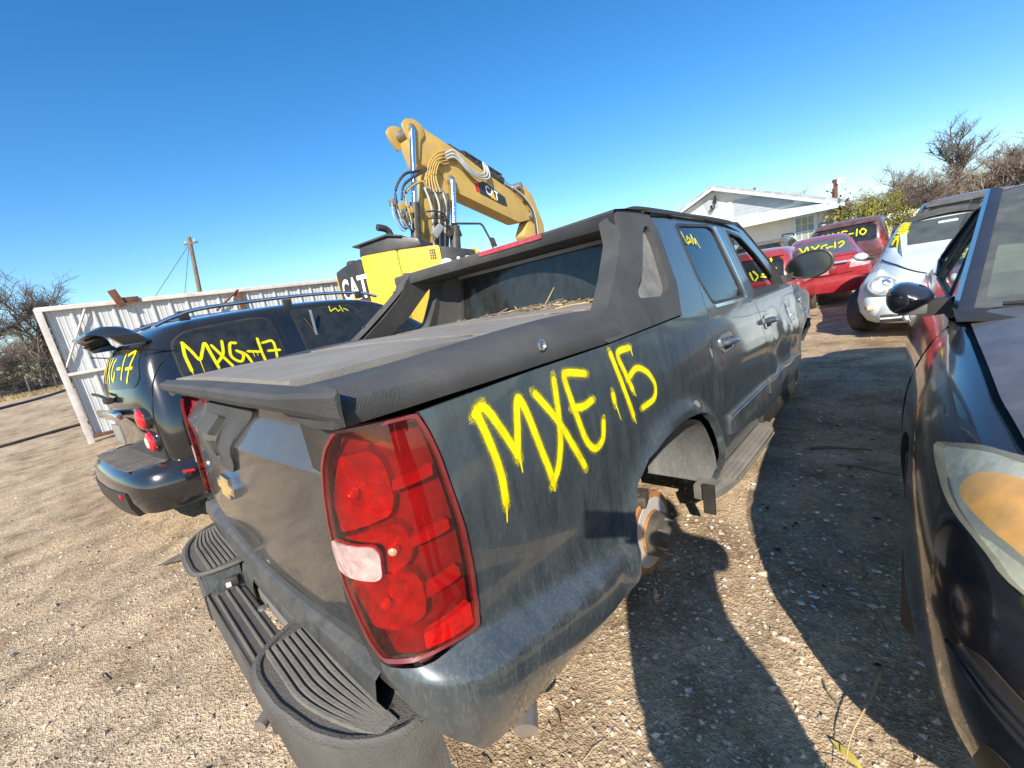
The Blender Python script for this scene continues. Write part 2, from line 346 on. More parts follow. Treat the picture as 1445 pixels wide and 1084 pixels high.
# ---------------------------------------------------------------- general car shell
def bake(o):
    bpy.context.view_layer.update(); dg = bpy.context.evaluated_depsgraph_get()
    me = bpy.data.meshes.new_from_object(o.evaluated_get(dg), preserve_all_data_layers=True, depsgraph=dg); old = o.data; o.modifiers.clear(); o.data = me; bpy.data.meshes.remove(old)
    me.polygons.foreach_set('use_smooth', [True]*len(me.polygons))
def shell(name, st, m, black, parent, levels=2, arches=(), crown=.02, bend=0.):
    """body lofted through stations (y, z_bottom, z_shoulder, z_top, w, w_shoulder, w_roof); wheel arches cut out"""
    secs = []
    for (y, zb, zs, zt, w, ws, wr) in st:
        h = zt - zs
        half = [(0, zb), (w*.72, zb), (w*.96, zb + .03), (w, zb + (zs-zb)*.3), (w*1.0, zb + (zs-zb)*.7), (ws, zs), (ws + (wr-ws)*.5, zs + h*.55), (wr + .01, zt - .08*h - .004), (wr*.86, zt), (0, zt + crown)]
        by = lambda x: y + bend*(x/.85)**2*max(0, 1 - y/.7)
        secs.append([(x, by(x), z) for x, z in half] + [(-x, by(x), z) for x, z in half[-2:0:-1]])
    K = len(secs[0]); bm = bmesh.new(); vv = [[bm.verts.new(p) for p in s] for s in secs]
    for i in range(len(secs)-1):
        for j in range(K): bm.faces.new([vv[i][j], vv[i][(j+1) % K], vv[i+1][(j+1) % K], vv[i+1][j]])
    for s in (vv[0], vv[-1]):
        n = K // 2
        for j in range(n):
            a, b, c, d = s[j], s[j+1], s[(K-j-1) % K], s[(K-j) % K]
            q = [a, b, c, d]
            q = [q[i] for i in range(4) if q[i] not in q[:i]]
            if len(q) >= 3: bm.faces.new(q)
    o = frombm(name, bm, None, parent, mats=[m, black]); o.parent = None
    md = o.modifiers.new('s', 'SUBSURF'); md.levels = levels; md.render_levels = levels
    bake(o)
    for (y, z, r, w0) in arches:
        for s in (-1, 1):
            b2 = bmesh.new(); bmesh.ops.create_cone(b2, cap_ends=True, segments=32, radius1=r, radius2=r, depth=.34, matrix=Matrix.Translation((s*(w0), y, z)) @ Matrix.Rotation(math.pi/2, 4, 'Y'))
            c = frombm('cut', b2, None, None, mats=[m, black]); c.data.polygons.foreach_set('material_index', [1]*len(c.data.polygons))
            md = o.modifiers.new('b', 'BOOLEAN'); md.operation = 'DIFFERENCE'; md.object = c; md.solver = 'EXACT'
            bake(o); bpy.data.objects.remove(c)
    o.data.set_sharp_from_angle(angle=R_(34)); o.parent = parent
    me = o.data; V = [v.co.copy() for v in me.vertices]; P = [list(p.vertices) for p in me.polygons]
    return o, BVHTree.FromPolygons(V, P)
def proj(bvh, d, dist=6.):
    """surface function: project (a,b) onto a body. d in x+ x- y+ y- z+"""
    ax = 'xyz'.index(d[0]); s = 1 if d[1] == '+' else -1
    def fn(a, b):
        p = [0, 0, 0]; q = [i for i in range(3) if i != ax]; p[q[0]] = a; p[q[1]] = b; p[ax] = s * dist
        dr = Vector((0, 0, 0)); dr[ax] = -s
        h, n, i, t = bvh.ray_cast(Vector(p), dr)
        if h is None:
            p[ax] = 0; h, n, i, t = bvh.find_nearest(Vector(p))
        return h
    return fn
SG = {'x+': 1, 'x-': -1, 'y-': 1, 'y+': -1, 'z+': 1}
def decal(name, outline, bvh, d, m, parent, off=.004, thick=.006, step=.08, r=.03):
    dist = 6.
    return panel(name, fillet(outline, r) if r else outline, proj(bvh, d, dist), m, parent, step, thick, off, sgn=SG[d])
def wheel(parent, c, r=.32, w=.2, tyre=None, rim=None, s=1, hub=None, spokes=5):
    """tyre with tread shoulders plus a spoked rim; s = outer side"""
    t = lathe('wheel', [(-w/2*.8, r*.62), (-w/2, r*.72), (-w/2, r*.9), (-w/2*.8, r*.985), (-w/2*.3, r), (w/2*.3, r), (w/2*.8, r*.985), (w/2, r*.9), (w/2, r*.72), (w/2*.8, r*.62)], tyre, parent, 'X', c, 36)
    rm = lathe('rim', [(-s*w*.2, r*.2), (-s*w*.1, r*.58), (s*w*.46, r*.66), (s*w*.47, r*.61), (s*w*.2, r*.56), (s*w*.16, r*.1)], rim, t, 'X', c, 30)
    bm = bmesh.new()
    for k in range(spokes):
        a = 2*math.pi*k/spokes; M = Matrix.Translation(c) @ Matrix.Rotation(a, 4, 'X')
        box(bm, (s*w*.3, 0, r*.34), (w*.16, r*.17, r*.5), 0, .008, M)
    frombm('spoke', bm, rim, t)
    lathe('hub_cap', [(s*w*.2, r*.15), (s*w*.42, r*.13), (s*w*.44, 0.002)], rim, t, 'X', c, 16)
    return t
# ================================================================ GROUND
def gz(x, y):
    """height of the dirt"""
    d = math.hypot(x - 1.0, y - 1.0); k = max(0., 1 - d / 26.0)
    ru = 0.
    for off in (0., 1.65, 4.1):
        u = x + 3.6 + off + .10*y + .25*math.sin(y*.35 + off); ru -= .016*math.exp(-(u/.11)**2) - .008*math.exp(-((abs(u) - .2)/.07)**2)
    return k * (ru + noise.noise((x*.55, y*.55, 0)) * .035 + noise.noise((x*1.9, y*1.9, 3)) * .016 + noise.noise((x*6, y*6, 7)) * .007) - .012
def axis_coords(lo, hi, n0, far):
    near = list(np.linspace(lo, hi, n0)); step = near[1] - near[0]; up = []; v = hi; s = step
    while v < far: s *= 1.13; v += s; up.append(v)
    dn = []; v = lo; s = step
    while v > -far: s *= 1.13; v -= s; dn.append(v)
    return np.array(dn[::-1] + near + up)
gx = axis_coords(-3.6, 3.4, 190, 420); gy = axis_coords(-1.6, 5.4, 190, 420)
gv = []; 
for y in gy:
    for x in gx: gv.append((x, y, gz(x, y)))
nx_, ny_ = len(gx), len(gy)
ii = np.arange(nx_-1); gf = []
for j in range(ny_-1):
    for i in range(nx_-1): a = j*nx_ + i; gf.append((a, a+1, a+nx_+1, a+nx_))
gm = bpy.data.materials.new('dirt'); gm.use_nodes = True; nt = gm.node_tree; L = nt.links; p = nt.nodes['Principled BSDF']; p.inputs['Roughness'].default_value = .95; p.inputs['Specular IOR Level'].default_value = .15
tc = nd(nt, 'ShaderNodeTexCoord')
def nz(s, d=6, r=.6, vec=None):
    n = nd(nt, 'ShaderNodeTexNoise'); n.inputs['Scale'].default_value = s; n.inputs['Detail'].default_value = d; n.inputs['Roughness'].default_value = r; L.new(vec or tc.outputs['Object'], n.inputs['Vector']); return n.outputs[0]
def rampn(fac, stops):
    c = nd(nt, 'ShaderNodeValToRGB'); L.new(fac, c.inputs[0]); e = c.color_ramp.elements
    while len(e) < len(stops): e.new(.5)
    for k, (q, col) in enumerate(stops): e[k].position = q; e[k].color = (*col, 1)
    return c.outputs[0]
big = rampn(nz(.35, 5), [(.3, (.52, .40, .27)), (.5, (.64, .50, .345)), (.72, (.73, .59, .43))])
mid = rampn(nz(3.2, 8, .65), [(.32, (.55, .53, .50)), (.5, (.95, .95, .95)), (.7, (1.22, 1.2, 1.16))])
mp = nd(nt, 'ShaderNodeMapping'); L.new(tc.outputs['Object'], mp.inputs[0]); mp.inputs['Rotation'].default_value = (0, 0, 1.18); mp.inputs['Scale'].default_value = (.12, 1.6, 1)
trk = rampn(nz(1.0, 4, .5, mp.outputs[0]), [(.36, (.80, .78, .76)), (.55, (1.0, 1.0, 1.0)), (.7, (1.12, 1.1, 1.07))])
vo = nd(nt, 'ShaderNodeTexVoronoi'); vo.inputs['Scale'].default_value = 62; L.new(tc.outputs['Object'], vo.inputs['Vector'])
vo2 = nd(nt, 'ShaderNodeTexVoronoi'); vo2.inputs['Scale'].default_value = 150; L.new(tc.outputs['Object'], vo2.inputs['Vector'])
peb = nd(nt, 'ShaderNodeSeparateColor'); L.new(vo.outputs['Color'], peb.inputs[0])
pebc = rampn(peb.outputs[0], [(.0, (.78, .75, .72)), (.55, (.97, .96, .95)), (.85, (1.05, 1.05, 1.04)), (.99, (1.28, 1.27, 1.25))])
fin = rampn(nz(95, 6, .75), [(.35, (.76, .74, .72)), (.55, (1.02, 1.02, 1.02)), (.75, (1.18, 1.17, 1.15))])
def mul(a, b):
    m = nd(nt, 'ShaderNodeMix', data_type='RGBA', blend_type='MULTIPLY'); m.inputs[0].default_value = 1; L.new(a, m.inputs[6]); L.new(b, m.inputs[7]); return m.outputs[2]
pat = rampn(nz(1.15, 9, .68), [(.33, (.60, .53, .45)), (.44, (.90, .88, .85)), (.56, (.98, .97, .96)), (.70, (1.06, 1.05, 1.03))])
L.new(mul(mul(mul(mul(mul(big, mid), trk), pebc), fin), pat), p.inputs['Base Color'])
hgt = nd(nt, 'ShaderNodeMath', operation='ADD'); L.new(vo.outputs['Distance'], hgt.inputs[0])
h2 = nd(nt, 'ShaderNodeMath', operation='MULTIPLY_ADD'); L.new(nz(24, 9, .75), h2.inputs[0]); h2.inputs[1].default_value = 2.2; L.new(vo2.outputs['Distance'], h2.inputs[2]); L.new(h2.outputs[0], hgt.inputs[1])
bp = nd(nt, 'ShaderNodeBump'); bp.inputs['Strength'].default_value = .55; bp.inputs['Distance'].default_value = .012; L.new(hgt.outputs[0], bp.inputs['Height']); L.new(bp.outputs[0], p.inputs['Normal'])
ground = raw('ground', gv, gf, gm, None, True, 180); ground['kind'] = 'structure'
# loose stones
def rocks(name, N, xr, yr, smin, smax, cols, flat=.6, power=2.2, keep=None):
    base = np.array([(1,0,0),(-1,0,0),(0,1,0),(0,-1,0),(0,0,1),(0,0,-1)], float); fc = np.array([(0,2,4),(2,1,4),(1,3,4),(3,0,4),(2,0,5),(1,2,5),(3,1,5),(0,3,5)])
    V = []; F = []; MI = []; k = 0
    for i in range(N):
        x = rng.uniform(*xr); y = rng.uniform(*yr)
        if keep and not keep(x, y): continue
        s = smin + (smax-smin) * rng.random()**power; z = gz(x, y); a = rng.uniform(0, 6.28); ca, sa = math.cos(a), math.sin(a)
        q = base * (s * rng.uniform(.7, 1.3, (6, 1))) * np.array([1, rng.uniform(.55, 1), flat * rng.uniform(.6, 1.2)]) + rng.normal(0, s*.16, (6, 3))
        V.append(np.stack([x + ca*q[:,0] - sa*q[:,1], y + sa*q[:,0] + ca*q[:,1], z + s*.18 + q[:,2]], 1)); F.append(fc + 6*k); mi = int(rng.integers(len(cols))); MI += [mi]*8; k += 1
    me = bpy.data.meshes.new(name); me.from_pydata(np.concatenate(V).tolist(), [], np.concatenate(F).tolist()); me.update()
    for c in cols: me.materials.append(c)
    me.polygons.foreach_set('material_index', MI)
    o = bpy.data.objects.new(name, me); COL.objects.link(o); o['kind'] = 'stuff'; return o
RK = [mat('stone_tan', (.52,.40,.28), .9, vs=30, var=.3), mat('stone_grey', (.44,.39,.33), .9, vs=30, var=.3), mat('stone_pale', (.56,.47,.36), .85, vs=30, var=.2), mat('stone_brown', (.30,.22,.15), .95, vs=30, var=.3)]
rocks('gravel', 11000, (-3.4, 2.6), (-1.2, 2.6), .002, .0115, RK, power=3.4)
rocks('gravel', 6000, (-3.6, 2.3), (-1.2, 3.0), .003, .017, RK, power=2.6, keep=lambda x, y: noise.noise((x*1.4, y*1.4, 2.2)) > .08)
rocks('gravel', 5200, (-7.5, 3.2), (-1.5, 8), .003, .017, RK, power=3)
rocks('gravel', 3500, (.55, 1.95), (.3, 1.9), .002, .012, RK, power=2.6)
rocks('rubble', 80, (-4, 2.2), (-.9, 4), .014, .034, RK, power=2.5, keep=lambda x, y: not (-1 < x < 1 and y > -.1))
# twigs and dead leaves lying about
TW = [mat('straw', (.46,.36,.19), .8, var=.3), mat('twig_brown', (.17,.115,.07), .9, var=.3), mat('bark_grey', (.2,.17,.14), .9, var=.2)]
V = []; F = []; MI = []
for i in range(620):
    x = rng.uniform(-4.2, 2.3); y = rng.uniform(-1.0, 5.5); l = rng.uniform(.02, .12) * (2.6 if rng.random() < .07 else 1); a = rng.uniform(0, 6.28); n0 = len(F); z = gz(x, y) + .008
    b = a + rng.normal(0, .4); tube_geo(V, F, [(x, y, z), (x + math.cos(a)*l*.5, y + math.sin(a)*l*.5, z + .008*rng.random()), (x + math.cos(a)*l*.5 + math.cos(b)*l*.5, y + math.sin(a)*l*.5 + math.sin(b)*l*.5, z)], rng.uniform(.0009, .0032), 4); MI += [int(rng.integers(3))] * (len(F) - n0)
o = raw('ground_litter', V, F, None, None, False, mats=TW, mi=MI); o['kind'] = 'stuff'
# glass crumbs and plastic shards in the lane between the cars
SH = [mat('shard_glass', (.55,.66,.72), .12, var=.1, spec=.8), mat('shard_white', (.72,.72,.70), .4, var=.1), mat('shard_black', (.02,.02,.022), .5)]
V = []; F = []; MI = []
for i in range(150):
    x = rng.normal(1.3, .2) if i < 130 else rng.uniform(.9, 1.7); y = rng.uniform(1.2, 4.2); s = rng.uniform(.004, .015) * (1.5 if i % 17 == 0 else 1); z = gz(x, y) + .014; a = rng.uniform(0, 6.28); k = len(V); m = rng.integers(3, 6); n0 = len(F)
    for h in (0, .003):
        for j in range(m):
            w = a + 6.28*j/m; V.append((x + math.cos(w)*s*rng.uniform(.6, 1.3), y + math.sin(w)*s*.6, z + h + rng.normal(0, .002)))
    F.append(list(range(k+m, k+2*m))); F += [[k+j, k+(j+1) % m, k+m+(j+1) % m, k+m+j] for j in range(m)]; MI += [int(rng.choice([0, 0, 1, 2]))] * (len(F)-n0)
o = raw('broken_glass', V, F, None, None, False, mats=SH, mi=MI); o['kind'] = 'stuff'
# single pieces of scrap
bm = bmesh.new(); vs = [bm.verts.new(q) for q in [(-.17,-.05,.012),(.05,-.075,.03),(.2,.0,.075),(.13,.075,.055),(-.08,.06,.02)]]; bm.faces.new(vs); bmesh.ops.solidify(bm, geom=bm.faces[:], thickness=.008)
o = frombm('scrap_sheet', bm, mat('scrap_tan', (.36,.30,.22), .7, vs=9, var=.3, dust=.3)); o.location = (-1.98, -.14, 0); o.rotation_euler = (0, 0, .9); tag(o, 'small bent tan scrap panel lying on the dirt between the black wagon and pickup bumper', 'scrap')
V = []; F = []
for k in range(9): tube_geo(V, F, smooth([(rng.normal(0, .1), rng.normal(0, .1), .02), (rng.normal(0, .12), rng.normal(0, .1), .11*rng.random()), (rng.normal(0, .16), rng.normal(0, .12), .14*rng.random()), (rng.normal(0, .16), rng.normal(0, .1), .03)], 4), .018, 5)
o = raw('scrap_hose', V, F, mat('scrap_grey', (.12,.12,.12), .6, dust=.4)); o.location = (-6.3, -.35, 0); tag(o, 'tangle of grey hose and scrap on the dirt behind the black wagon', 'scrap')
o = tube('ground_cable', [(-13.2,-3.2,.01), (-13.45,-2.02,.02), (-13.9,-1.3,.02), (-14.3,-.5,.02), (-14.4,1.5,.02)], .04, mat('rubber', (.018,.018,.018), .7, dust=.2), None, 8, None, 6); tag(o, 'black cable lying across the open dirt lot, nearer one', 'cable')
o = tube('ground_cable', [(-33,-6,.01), (-37,-4.1,.04), (-41,-2.8,.04), (-50,-1.5,.04), (-57,-1.2,.04)], .10, MATS['rubber'], None, 8, None, 6); tag(o, 'black cable on the dirt lot far back near the brown brush', 'cable')
o = tube('dry_weed', [(1.62,1.2,.0),(1.60,1.02,.05),(1.57,.9,.035),(1.56,.78,.015)], .004, TW[0], None, 5, .001, 6); tag(o, 'single dry straw stalk on gravel at the shadow edge by the black car', 'weed')
V = []; F = []; k = 0
for sx in range(7): 
    t = sx/6; V += [(t*.085 - .04, -.014*math.sin(math.pi*t), .004 + .006*math.sin(3*t)), (t*.085 - .04, .014*math.sin(math.pi*t), .007)]
for sx in range(6): F.append([2*sx, 2*sx+2, 2*sx+3, 2*sx+1])
o = raw('fallen_leaf', V, F, mat('leaf_yellow', (.55,.45,.10), .6, vs=60)); o.location = (1.56, .86, gz(1.56,.86)+.012); o.rotation_euler = (0, .05, -.5); tag(o, 'yellow fallen leaf on gravel between two shadows', 'leaf')
for (x, y, l, a, w) in ((1.35, 3.05, .34, .25, .02), (.98, 3.3, .26, .1, .012), (1.5, 2.75, .3, -.15, .015)):
    o = tube('bark_strip', [(-l/2, 0, .012), (-l/6, .012, .02), (l/5, -.006, .022), (l/2, .015, .012)], w*.5, TW[1], None, 6, w*.25, 5); o.location = (x, y, gz(x, y)); o.rotation_euler = (0, 0, a); tag(o, {1.35: 'longer straight dark strip of debris in the shaded lane', .98: 'short dark strip of debris nearest the pickup running board', 1.5: 'dark strip of debris nearest the black car in the lane'}[x], 'debris', 'dark strips lying in the lane')
# ================================================================ TREES
BK = [mat('bark_dark', (.12,.095,.075), .95, vs=4, var=.3), mat('bark_tan', (.23,.18,.135), .95, vs=4, var=.3)]
def bare_tree_mesh(name, seed, H, spread, twigs=7, levels=4, lean=0., first=.25):
    r = random.Random(seed); V = []; F = []
    TV = []; TF = []
    def grow(p, d, l, rad, lev, isT):
        pts = [p]; q = p.copy(); dd = d.copy(); n = 4 if lev < 2 else 3
        for i in range(n):
            dd = (dd + Vector((r.gauss(0, .16), r.gauss(0, .16), r.gauss(.05, .09)))).normalized(); q = q + dd * l / n; pts.append(q.copy())
        if lev == 0: tube_geo(TV, TF, pts, rad, 7, rad*.55, False)
        else: tube_geo(V, F, pts, max(rad, H*.0012), 4 if lev < 3 else 3, max(rad*.4, H*.0009), False)
        if lev >= levels: return
        k = twigs if lev > 0 else twigs + 3
        for i in range(k):
            t = r.uniform(first if lev == 0 else .15, 1.0); j = min(n-1, int(t*n)); b = pts[j].lerp(pts[j+1], t*n-j)
            ax = Vector((r.gauss(0, 1), r.gauss(0, 1), r.gauss(0, .45))).normalized(); nd_ = (dd * .55 + ax * spread + Vector((0, 0, .16))).normalized()
            grow(b, nd_, l * r.uniform(.42, .72), rad * .5, lev + 1, False)
    grow(Vector((0, 0, -.1)), Vector((lean, 0, 1)).normalized(), H*.55, H*.02, 0, True)
    out = []
    for nm, vv, ff in (('trunk', TV, TF), ('crown', V, F)):
        me = bpy.data.meshes.new(nm); me.from_pydata([tuple(v) for v in vv], [], ff); me.update(); out.append(me)
    return out
TM = [bare_tree_mesh('a', 3, 10, .8, 7, 4), bare_tree_mesh('b', 8, 10, .95, 7, 4, .12), bare_tree_mesh('c', 15, 10, .7, 8, 4, -.1, .12), bare_tree_mesh('d', 21, 10, 1.1, 8, 4, 0, .05)]
BUSHY = bare_tree_mesh('e', 33, 10, 1.2, 10, 4, 0, .03)
LONE = bare_tree_mesh('f', 50, 10, .55, 6, 4, .25, .35)
for ms in TM + [BUSHY, LONE]:
    for m_, k in zip(ms, (0, 1)): m_.materials.append(BK[0])
def tree(kind, x, y, s, rz, label, cat='tree', group=None, name='bare_tree', mt=None, sz=1.):
    t = thing(name, label, cat, (x, y, 0), rz, group); t.scale = (s, s, s*sz)
    for nm, me in zip(('trunk', 'crown'), kind):
        if mt:
            key = me.name + mt.name
            if key not in bpy.data.meshes:
                m2 = me.copy(); m2.name = key; m2.materials[0] = mt
            me = bpy.data.meshes[key]
        o = bpy.data.objects.new(nm, me); COL.objects.link(o); o.parent = t
    return t
rt = random.Random(5)
def dirp(u, v_dep):  # horizontal direction helper in world: angle from +Y, clockwise; distance
    a = R_(u); return CP.x + math.sin(a)*v_dep, CP.y + math.cos(a)*v_dep
# woods at the right, behind the house and cars
for i in range(46):
    a = -14 + 30*(i+.5)/46 + rt.uniform(-.5, .5); dd = rt.uniform(70, 100); x, y = dirp(a, dd)
    h = .74 + .26*rt.random() + (.12 if a > 5 else 0)
    mtk = rt.choice(BK); where = 'behind the white house roof' if a < -7 else ('above the green bush and maroon SUV' if a < 0 else ('above the pale blue car soft top' if a < 7 else 'at the right edge above the black car roof'))
    tree(rt.choice(TM + [BUSHY]), x, y, h, rt.uniform(0, 6.3), ('taller ' if h > .92 else ('low ' if h < .8 else '')) + ('greyish' if mtk is BK[0] else 'tan') + ' bare tree in the woods ' + where, 'tree', 'bare trees in the woods behind the lot', mt=mtk, sz=.9)
x, y = dirp(2.5, 84); tree(LONE, x, y, 1.28, .2, 'tall lone bare tree rising above the brown woods', 'tree', mt=BK[0])
# brush behind the woods reads as one mass
V = []; F = []
for i in range(14000):
    a = R_(rt.uniform(-16, 18)); dd = rt.uniform(70, 112); x = CP.x + math.sin(a)*dd; y = CP.y + math.cos(a)*dd; z0 = 5.6*rt.random()**1.2 + (1.0*rt.random() if a > .06 else 0); l = rt.uniform(.7, 2.0); w = .03
    dx, dy, dz = rt.gauss(0, .5), rt.gauss(0, .5), abs(rt.gauss(.6, .4)); k = len(V)
    V += [(x, y, z0), (x + w*2, y, z0), (x + dx*l, y + dy*l, z0 + dz*l)]; F.append([k, k+1, k+2])
o = raw('brush', V, F, BK[1], None, False); o['kind'] = 'stuff'
# left edge brush
for (a, d_, s, kd, lb) in ((-92.5, 66, 1.22, 0, 'large bare tree at the left edge beyond the dirt road'), (-97, 58, 1.0, 1, 'bare tree leaning over brush at the far left edge'), (-90.2, 74, .9, 3, 'low bare tree right against the white metal gate edge'), (-94.5, 60, .62, 3, 'dense low bare shrub-like tree on the far left bank'), (-95.8, 75, 1.3, 2, 'tall bare tree at the very left of the picture'), (-92, 72, .7, 2, 'short bare tree behind the barbed wire fence')):
    x, y = dirp(a, d_); tree(TM[kd], x, y, s, a, lb, mt=BK[1] if kd else BK[0])
V = []; F = []
for i in range(7000):
    a = R_(rt.uniform(-101, -88.3)); dd = rt.uniform(60, 85); x = CP.x + math.sin(a)*dd; y = CP.y + math.cos(a)*dd; z0 = 5.0*rt.random()**1.6; l = rt.uniform(.5, 1.8); k = len(V)
    V += [(x, y, z0), (x, y + .07, z0), (x + rt.gauss(0, .5)*l, y + rt.gauss(0, .5)*l, z0 + rt.gauss(.3, .5)*l)]; F.append([k, k+1, k+2])
o = raw('brush', V, F, BK[0], None, False); o['kind'] = 'stuff'
# dry grass bank on the left
GR = mat('dry_grass', (.36,.27,.14), .9, vs=2, var=.35)
V = []; F = []
for i in range(6000):
    a = R_(rt.uniform(-102, -87)); dd = rt.uniform(55, 66); x = CP.x + math.sin(a)*dd; y = CP.y + math.cos(a)*dd; h = rt.uniform(.15, .5); k = len(V)
    V += [(x, y, -.05), (x, y + .12, -.05), (x + rt.gauss(0, .1), y + rt.gauss(0, .15), h)]; F.append([k, k+1, k+2])
o = raw('dry_grass', V, F, GR, None, False); o['kind'] = 'stuff'
t = thing('wire_fence', 'old wire fence with leaning wooden posts below the brush at left', 'fence', (0, 0, 0))
for k in range(6):
    a = -97 + k*1.7; x, y = dirp(a, 56 + (k % 2)); tube('post', [(x, y, -.1), (x + .15*(k % 2), y + .1, 1.55)], .07, BK[0], t, 6)
for z in (.7, 1.3):
    tube('wire', [(*dirp(-98.5 + k*1.7, 56.3), z + .05*(k % 2)) for k in range(7)], .012, mat('wire', (.1,.09,.08), .6), t, 4)
# yellow-green bush beside the house
V = []; F = []; bmt = mat('bush_leaf', (.20,.19,.03), .7, vs=1.6, var=.45)
lobes = [(rt.gauss(0, .62), rt.gauss(0, .4), rt.uniform(.6, 2.45), rt.uniform(.32, .62)) for _ in range(34)]
for i in range(14000):
    lx, ly, lz, lr = rt.choice(lobes); u = Vector((rt.gauss(0, 1), rt.gauss(0, 1), rt.gauss(0, 1))).normalized() * lr * rt.random()**.4; c = Vector((lx, ly, lz)) + u
    if c.z < .05: continue
    n = (u.normalized() + Vector((rt.gauss(0, .7), rt.gauss(0, .7), rt.gauss(0, .7)))).normalized(); t1 = n.orthogonal().normalized(); t2 = n.cross(t1); s = rt.uniform(.025, .055); k = len(V)
    V += [c - t1*s, c + t2*s*.5, c + t1*s*1.2, c - t2*s*.5]; F.append([k, k+1, k+2, k+3])
t = thing('green_bush', 'rounded yellow-green bush beside the white house', 'bush', (.45, 22.6, 0))
raw('foliage', V, F, bmt, t, False)
V = []; F = []
for k in range(9): tube_geo(V, F, [(rt.gauss(0, .12), rt.gauss(0, .12), -.05), (rt.gauss(0, .4), rt.gauss(0, .4), 1.0), (rt.gauss(0, .9), rt.gauss(0, .7), 2.3)], .05, 5, .015)
raw('stem', V, F, BK[0], t)
# ================================================================ CORRUGATED FENCE
WM = mat('white_sheet', (.54,.56,.56), .45, metal=.0, vs=3, var=.10, dust=.22, dcol=(.42,.36,.28), ds=2.5, streak=.25)
WF = mat('white_frame', (.66,.66,.63), .5, vs=8, var=.1, dust=.35, dcol=(.30,.13,.05), ds=3.2)
RU = mat('rusty_steel', (.14,.055,.03), .85, vs=12, var=.4, bump=.3, bs=60)
FX = -10.0
fence = thing('metal_fence', 'tall white corrugated sheet metal fence in a rusty welded frame', 'fence', (FX, 0, 0))
prof = []   # one sheet: 3 major ribs per 0.915 m
for r in range(3):
    y0 = r*.305
    prof += [(y0, 0), (y0+.02, .032), (y0+.05, .032), (y0+.07, 0), (y0+.125, 0), (y0+.133, .006), (y0+.147, .006), (y0+.155, 0), (y0+.215, 0), (y0+.223, .006), (y0+.237, .006), (y0+.245, 0)]
prof.append((.915, 0))
V = []; F = []
for (z) in (.06, 1.36, 2.58):
    for (y, d) in prof: V.append((d, y, z))
n = len(prof)
for j in range(2):
    for i in range(n-1): F.append([j*n+i, j*n+i+1, (j+1)*n+i+1, (j+1)*n+i])
sheet0 = raw('metal_panel', V, F, WM, fence, False)
sheet0.location = (0.005, -.45, 0)
for k in range(1, 15):
    c = sheet0.copy(); COL.objects.link(c); c.parent = fence; c.location = (.005 + .002*(k % 2), -.45 + k*.912, .012*((k*7) % 3 - 1)); c.rotation_euler = (0, 0, .004*((k*5) % 3 - 1))
boxo('top_rail', (.06, 5.6, 2.61), (.10, 12.3, .085), WF, fence, 0, .008)
boxo('mid_rail', (.07, 5.6, 1.36), (.06, 12.2, .06), WF, fence, 0, .006)
boxo('bottom_rail', (.07, 5.6, .10), (.06, 12.2, .07), RU, fence, 0, .006)
for k, y in enumerate((-.52, 2.75, 5.9, 9.1, 11.7)):
    boxo('post', (.05, y, 1.30), (.11, .10, 2.66), WF if k == 0 else RU, fence, 0, .008)
tube('brace', [(.07, -.45, 1.5), (.07, .1, 2.55)], .022, WF, fence, 6)
tube('brace', [(.09, 2.2, 2.2), (.10, 2.75, 2.62)], .025, RU, fence, 6)
hb = boxo('hinge_bracket', (0, 0, 0), (.09, .13, .34), RU, fence, 0, .006); hb.location = (.13, .60, 2.68); hb.rotation_euler = (.25, 0, 0)
boxo('latch_plate', (.12, .78, 2.63), (.04, .30, .11), RU, fence, 0, .004)
# ================================================================ POLE
t = thing('utility_pole', 'leaning wooden utility pole behind the white metal fence', 'pole', (-38.2, 7.0, 0))
WD = mat('pole_wood', (.16,.12,.09), .9, vs=5, var=.3)
tube('post', [(.45, -.75, -.2), (0, .5, 5.0), (-.62, 1.15, 9.95)], .19, WD, t, 10, .13)
boxo('crossarm', (-.45, 1.1, 9.45), (1.2, .12, .12), WD, t, .6, .01)
for s in (-.45, .45): lathe('insulator', [(0, .05), (.05, .08), (.1, .05), (.17, .06), (.2, .02)], mat('ceramic', (.55,.55,.52), .3), t, 'Z', (-.45 + s*.8, 1.1 + s*.5, 9.51), 10)
tube('guy_wire', [(-.6, 1.0, 9.4), (-2.4, -2.5, 5.2), (-3.4, -4.5, 2.2)], .02, MATS['wire'], t, 4); tube('guy_wire', [(-.6, 1.0, 9.4), (-1.4, -.3, 5.4), (-1.9, -1.2, 2.0)], .02, MATS['wire'], t, 4)
